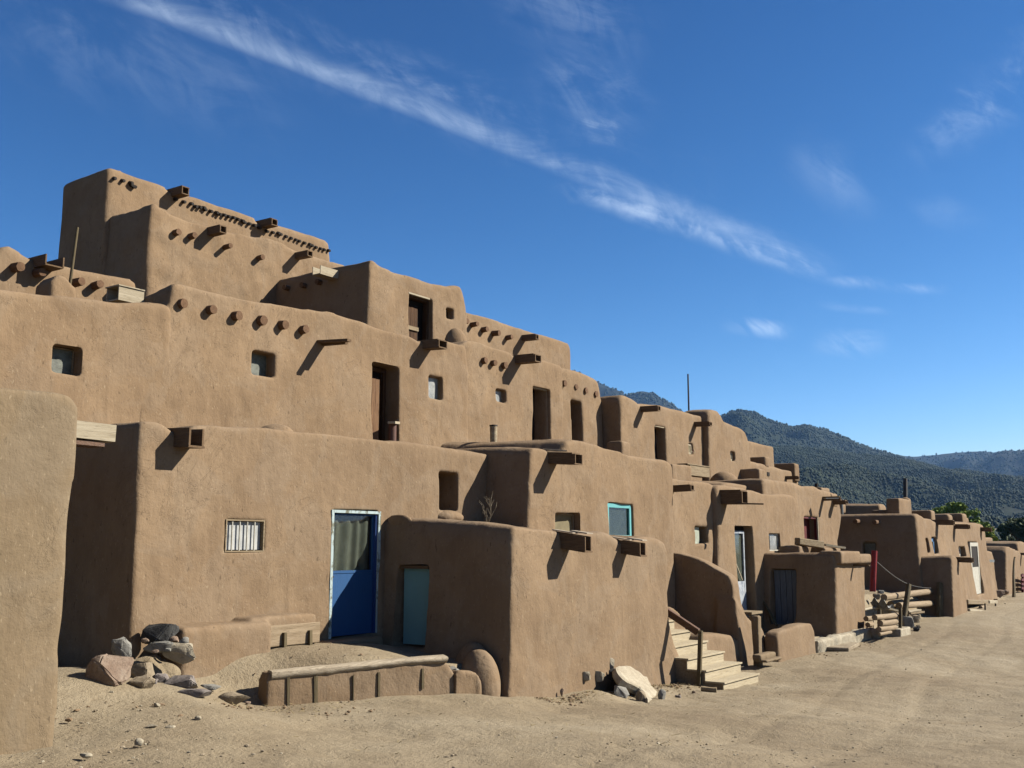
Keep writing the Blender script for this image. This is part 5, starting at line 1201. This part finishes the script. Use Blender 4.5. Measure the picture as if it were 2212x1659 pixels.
def forest(name, hill, n, s0, s1, seed, label, mat, tmax=1.0, tmin=.0):
    P, rs, T_ = HILLS[hill]; rg = np.random.default_rng(seed); nu, m, _ = P.shape; mm = int(m*.83)
    bmi = bmesh.new(); bmesh.ops.create_icosphere(bmi, subdivisions=1, radius=1); base = np.array([v.co for v in bmi.verts]); bf = np.array([[v.index for v in f.verts] for f in bmi.faces]); bmi.free(); k = len(base)
    fi = rg.random(n)*(nu-1.01); fi = np.where((rg.random(n) < .8) & (hill == 'foothill'), (.48+.30*rg.random(n))*(nu-1.01), fi); fj = (tmin+(1-tmin)*rg.random(n)**.62)*(mm-1.01)
    i = fi.astype(int); j = fj.astype(int); a = (fi-i)[:,None]; b = (fj-j)[:,None]
    c = P[i,j]*(1-a)*(1-b)+P[i+1,j]*a*(1-b)+P[i,j+1]*(1-a)*b+P[i+1,j+1]*a*b
    dens = vnoise(c*np.array([1,1,0]), 140, seed)+.6*vnoise(c*np.array([1,1,0]), 45, seed+1); c = c[dens > (-.95 if hill == 'foothill' else -.7)]; n = len(c)
    s = s0+(s1-s0)*rg.random(n)**1.5; asp = rg.uniform(.9,1.7,n)
    V = base[None]*(1+rg.uniform(-.25,.25,(n,k,1)))*np.stack([s,s,s*asp],1)[:,None,:] + (c+np.stack([0*s,0*s,s*.7],1))[:,None,:]
    F = (bf[None]+(np.arange(n)*k)[:,None,None]).reshape(-1,3)
    me = bpy.data.meshes.new(name); me.vertices.add(n*k); me.vertices.foreach_set('co', V.ravel())
    nf = len(F); me.loops.add(nf*3); me.loops.foreach_set('vertex_index', F.ravel().astype(np.int32)); me.polygons.add(nf)
    me.polygons.foreach_set('loop_start', np.arange(0,nf*3,3,dtype=np.int32)); me.polygons.foreach_set('loop_total', np.full(nf,3,dtype=np.int32)); me.update(); me.validate()
    o = bpy.data.objects.new(name, me); COL.objects.link(o); me.materials.append(mat); return tag(o, label, 'forest', None, 'stuff')
def leafmat(name, a, b, c, scale, trans=.0):
    m, t, bs, out = nt(name); v = coords(t); n = noise(t, v, scale, 4, .7)
    t.links.new(ramp(t, n, [(.3,a),(.5,b),(.68,c)]), bs.inputs['Base Color']); bs.inputs['Roughness'].default_value = .8
    return m
fm = leafmat('conifer_foliage', (.014,.032,.017), (.026,.052,.026), (.050,.078,.036), .03)
forest('foothill_forest', 'foothill', 150000, 1.1, 2.3, 21, 'dark green wooded foothill covered with small conifers', fm, tmin=.06)
forest('mountain_forest', 'mountain', 60000, 2.0, 4.0, 22, 'dark forest on the upper slopes of the main mountain', fm)
forest('hump_forest', 'mountain_hump', 12000, 3, 6, 23, 'forest on the rounded hump beside the flat roofs', fm)
forest('left_ridge_forest', 'far_mountain_left', 14000, 3.5, 6.5, 24, 'forest on the far ridge behind the rooftops', fm)
forest('blue_ridge_forest', 'blue_mountain', 16000, 2.5, 5, 25, 'forest on the blue ridge at the right edge', fm)

forest('far_ridge_forest', 'far_mountain_right', 16000, 3, 6, 26, 'forest on the farthest pale ridge at the right', fm)

# ================================================================== TREES
def leaves(n, pts, size, rg, mb_v, mb_f):
    for (c, r) in pts:
        for _ in range(n):
            d = Vector((rg.gauss(0,1),rg.gauss(0,1),rg.gauss(0,1))).normalized()*(r*rg.uniform(.35,1.05)); p = c+Vector((d.x,d.y,d.z*.8))
            a = Vector((rg.uniform(-1,1),rg.uniform(-1,1),rg.uniform(-1,1))).normalized(); b = a.orthogonal().normalized(); s = size*rg.uniform(.6,1.3)
            i = len(mb_v); mb_v += [p-a*s-b*s*.5, p+b*s*.6, p+a*s, p-b*s*.7+a*s*.2]; mb_f.append((i,i+1,i+2,i+3))
def tree(name, base, H, W, label, mat, seed, ncl=40, nl=60, size=.16, trunk_h=.25, cat='tree', group=None):
    rg = random.Random(seed); base = Vector(base); t = thing(name, label, cat, tuple(base), group)
    m = MB(); m.tube(base-Vector((0,0,.3)), base+Vector((0,0,H*.5)), W*.05, W*.03, 10, 6, W*.01, .1); cl = []
    for i in range(ncl):
        a = rg.uniform(0,6.28); q = rg.random(); zz = trunk_h+(1-trunk_h)*rg.random()**.8; rad = W/2*math.sqrt(max(0,1-((zz-.5)/.55)**2))*rg.uniform(.35,.95)
        c = base+Vector((math.cos(a)*rad, math.sin(a)*rad, H*zz*.93)); cl.append((c, W*rg.uniform(.09,.17)))
        if i % 3 == 0: m.tube(base+Vector((0,0,H*min(.5,zz*.6))), c, W*.018, W*.006, 6, 3, W*.01)
    m.put('trunk', M['wood_z'], t, True)
    V = []; F = []; leaves(nl, cl, size, rg, V, F); me = MB().add(V, F)
    me.put('crown', mat, t); return t
lm1 = leafmat('bright_leaves', (.20,.29,.05), (.32,.44,.08), (.46,.56,.12), 1.2); lm2 = leafmat('dark_leaves', (.05,.08,.035), (.09,.13,.05), (.14,.19,.075), 1.0)
lm3 = leafmat('scrub_leaves', (.13,.14,.075), (.22,.22,.12), (.36,.33,.21), 1.0); lm4 = leafmat('yellow_leaves', (.38,.46,.08), (.52,.62,.12), (.66,.74,.17), 1.2)
def tp(u, F): d, ca = pxdir(u); return Vector((d.x/ca*F, d.y/ca*F, -1.2))
def topz(v, F): return EYE+(1177.5-v)/2227.35*F
for (u, F, vt, wpx, lb, mt, sd, ncl) in (
    (2070,120,1101,58,'bright yellow green cottonwood behind the far roof, tallest of its clump',lm1,1,46),
    (2102,124,1117,52,'green cottonwood right of the tallest one, behind the far roof',lm1,2,40),
    (2040,122,1110,50,'green cottonwood partly hidden behind the roof stubs',lm1,3,30),
    (2124,118,1140,40,'low green tree between the far roof and the yellowish bush',lm1,4,30),
    (2137,112,1148,30,'bright yellowish bush above the last far house',lm4,5,24),
    (2200,150,1130,62,'dark green tree at the right edge beyond the last houses',lm2,6,44),
    (2178,170,1142,40,'dark bushy tree left of the right edge tree',lm2,7,30),
    (2240,160,1120,70,'dark tree just beyond the right edge',lm2,8,30)):
    b = tp(u, F); h = (topz(vt, F)+1.2)*1.16; tree('tree' if h > 3 else 'bush', b, h, wpx*F/2227*1.25, lb, mt, sd, int(ncl*1.6), 80, .17*F/120, .12)
rg = random.Random(5)
V = []; F_ = []
pts = []
for i in range(520):
    F = rg.uniform(200, 420)*(1+rg.random()*.6); u = rg.uniform(1980, 2420); d, ca = pxdir(u); p = Vector((d.x/ca*F, d.y/ca*F, -1+rg.uniform(0,1)))
    p.z = (F-200)*.012-1; pts.append((p+Vector((0,0,rg.uniform(.3,1.3))), rg.uniform(.9,2.4)))
leaves(34, pts, .5, rg, V, F_); o = MB().add(V, F_).put('scrub', lm3, None, label='pale dry scrub and bushes on the valley floor at the right', cat='scrub', kind='stuff')

# ================================================================== SKY, SUN, CAMERA
SUN = Vector((.66,-.77,.73)).normalized()
elev = math.asin(SUN.z); az = math.atan2(SUN.x, SUN.y)
w = bpy.data.worlds.new('World'); scn.world = w; w.use_nodes = True; t = w.node_tree; t.nodes.clear()
out = t.nodes.new('ShaderNodeOutputWorld'); bg = t.nodes.new('ShaderNodeBackground'); t.links.new(bg.outputs[0], out.inputs[0])
sk = t.nodes.new('ShaderNodeTexSky'); sk.sky_type = 'NISHITA'; sk.sun_disc = False; sk.sun_elevation = elev; sk.sun_rotation = az; sk.altitude = 2100; sk.air_density = 1.0; sk.dust_density = .15; sk.ozone_density = 3.0
bg.inputs[1].default_value = SKYS
tc = t.nodes.new('ShaderNodeTexCoord'); nv = t.nodes.new('ShaderNodeVectorMath'); nv.operation = 'NORMALIZE'; t.links.new(tc.outputs['Generated'], nv.inputs[0]); DIRV = nv.outputs[0]
def dotn(vec):
    d = t.nodes.new('ShaderNodeVectorMath'); d.operation = 'DOT_PRODUCT'; t.links.new(DIRV, d.inputs[0]); d.inputs[1].default_value = vec; return d.outputs['Value']
def dr(u, v): return ray(u, v).normalized()
def smooth(x, a, b):
    m = t.nodes.new('ShaderNodeMapRange'); m.interpolation_type = 'SMOOTHSTEP'; m.inputs[1].default_value = a; m.inputs[2].default_value = b; t.links.new(x, m.inputs[0]); return m.outputs[0]
# fine wispy noise, stretched along the streak direction
A = dr(230,10); B = dr(1760,575); ax = (B-A).normalized(); nrm = A.cross(B).normalized(); bn = ax.cross(nrm)
def frame_coords(ax, nrm, sa, sn, sb=None):
    cx = t.nodes.new('ShaderNodeCombineXYZ')
    t.links.new(math_(t,'MULTIPLY',dotn(ax),sa), cx.inputs[0]); t.links.new(math_(t,'MULTIPLY',dotn(nrm),sn), cx.inputs[1]); t.links.new(math_(t,'MULTIPLY',dotn(bn),sa), cx.inputs[2]); return cx.outputs[0]
fc = frame_coords(ax, nrm, 5, 14)
wA = noise(t, fc, 1.3, 7, .68, 1.1)
rot = (ax*math.cos(.6)+nrm*math.sin(.6)); rot2 = (nrm*math.cos(.6)-ax*math.sin(.6))
fib = noise(t, frame_coords(rot, rot2, 14, 34), 1.0, 6, .62, 1.3)
tex = math_(t,'ADD',math_(t,'MULTIPLY',wA,.6),math_(t,'MULTIPLY',fib,.4))
puffs = None
def acc(x):
    global puffs
    puffs = x if puffs is None else math_(t,'MAXIMUM',puffs,x)
def streak(p0, p1, width, gain, lo=.42, hi=.72, feather=.06, bend=0.0, side=0):
    a = dr(*p0); b = dr(*p1); n = a.cross(b).normalized(); axx = (b-a).normalized(); mid = (a+b)*.5
    d = dotn(n); warp = math_(t,'MULTIPLY',math_(t,'SUBTRACT',wA,.5),width*1.6)
    s = math_(t,'SUBTRACT',dotn(axx),axx.dot(mid)); half = (b-a).length/2
    if bend: d = math_(t,'ADD', d, math_(t,'MULTIPLY',math_(t,'MULTIPLY',s,s),bend))
    dd = math_(t,'ABSOLUTE',math_(t,'ADD',d,warp))
    m = math_(t,'SUBTRACT',1.0,smooth(dd, 0.0, width))
    if side:
        up = 1.0 if n.dot(dr((p0[0]+p1[0])/2, (p0[1]+p1[1])/2-60)) > 0 else -1.0
        sg = math_(t,'MULTIPLY',math_(t,'ADD',d,math_(t,'MULTIPLY',warp,.6)),up)
        m = math_(t,'MULTIPLY',smooth(sg,-.006,.007),math_(t,'SUBTRACT',1.0,smooth(sg,.0,width*1.9)))
    e = math_(t,'SUBTRACT',1.0,smooth(math_(t,'ABSOLUTE',s), half-feather, half+feather))
    k = math_(t,'MULTIPLY',math_(t,'MULTIPLY',m,e),math_(t,'MULTIPLY',smooth(tex,lo,hi),gain)); acc(k)
streak((230,-10),(1740,578),.015,.85,.28,.74,.05,-.035,1)
streak((330,-10),(1500,430),.045,.38,.44,.78,.08,-.035)
streak((1240,410),(1760,578),.016,1.0,.38,.68,.03)
streak((1100,-60),(1330,90),.06,.30,.38,.7,.05)
streak((1180,150),(1340,290),.05,.30,.40,.7,.03)
streak((1240,270),(1350,292),.022,1.0,.46,.75,.03)
streak((1590,704),(1685,716),.012,1.3,.40,.72,.02)
streak((1925,620),(2010,624),.007,.7,.38,.66,.02)
streak((1800,605),(1900,615),.008,.45,.35,.6,.02)
streak((1800,660),(1890,670),.006,.4,.35,.6,.02)
streak((1785,745),(1885,745),.016,.9,.42,.72,.02)
streak((1740,345),(1860,430),.035,.35,.40,.7,.03)
streak((2020,300),(2300,150),.03,.6,.38,.7,.04)
streak((2150,200),(2300,120),.04,.5,.38,.7,.04)
streak((30,60),(560,240),.06,.22,.42,.75,.06)
streak((1980,450),(2080,470),.02,.2,.4,.7,.03)
sr = t.nodes.new('ShaderNodeSeparateColor'); cr = t.nodes.new('ShaderNodeCombineColor'); t.links.new(sk.outputs[0], sr.inputs[0]); SC = .164
ch = [math_(t,'MULTIPLY',math_(t,'POWER',math_(t,'MINIMUM',math_(t,'MULTIPLY',sr.outputs[i],SC),1.1),e_),k_/SC) for i, (e_, k_) in enumerate(SKYP)]
ch[1] = math_(t,'MINIMUM',ch[1],math_(t,'MULTIPLY',ch[2],.9)); ch[0] = math_(t,'MINIMUM',ch[0],math_(t,'MULTIPLY',ch[1],.85))
for i in range(3): t.links.new(ch[i], cr.inputs[i])
cl = mix(t, math_(t,'MINIMUM',math_(t,'MULTIPLY',puffs,.62),.85), cr.outputs[0], CLOUDC)
t.links.new(cl, bg.inputs[0])
sl = bpy.data.lights.new('sun', 'SUN'); sl.energy = SUNE; sl.angle = math.radians(.5); sl.color = (1,.93,.82)
so = bpy.data.objects.new('sun', sl); COL.objects.link(so); so.rotation_euler = SUN.to_track_quat('Z','Y').to_euler(); so.location = (20,-20,30)
# even air between the village and the mountains
hz = MB().box(-13000,13500,-13500,13500,-5,1400).mesh()
hm = bpy.data.materials.new('haze'); hm.use_nodes = True; ht = hm.node_tree; ht.nodes.clear(); ho = ht.nodes.new('ShaderNodeOutputMaterial'); hv = ht.nodes.new('ShaderNodeVolumePrincipled')
hv.inputs['Density'].default_value = HAZE; hv.inputs['Color'].default_value = (*HAZEC,1); hv.inputs['Anisotropy'].default_value = .1; ht.links.new(hv.outputs[0], ho.inputs['Volume'])
hob = bpy.data.objects.new('haze', hz); COL.objects.link(hob); hz.materials.append(hm); hob['kind'] = 'stuff'
# overall reflectance of every painted, earthen and wooden surface, matched to the exposure
for mt in bpy.data.materials:
    if not mt.node_tree: continue
    for n in list(mt.node_tree.nodes):
        if n.type == 'BSDF_PRINCIPLED' and n.inputs['Base Color'].links:
            src = n.inputs['Base Color'].links[0].from_socket; mt.node_tree.links.new(mix(mt.node_tree, 1.0, src, (ALB*.965,ALB*.957,ALB*.872), 'MULTIPLY'), n.inputs['Base Color'])
cd = bpy.data.cameras.new('camera'); cam = bpy.data.objects.new('camera', cd); COL.objects.link(cam); scn.camera = cam
cd.sensor_width = 36; cd.lens = 36*FPX/2212; cd.clip_end = 40000; cd.clip_start = .05
R = Matrix((RT, UPV, -FW)).transposed(); cam.matrix_world = Matrix.Translation(CAMP) @ R.to_4x4()
scn.view_settings.view_transform = 'Standard'; scn.view_settings.look = 'None'; scn.view_settings.exposure = EXPO; scn.view_settings.gamma = 1
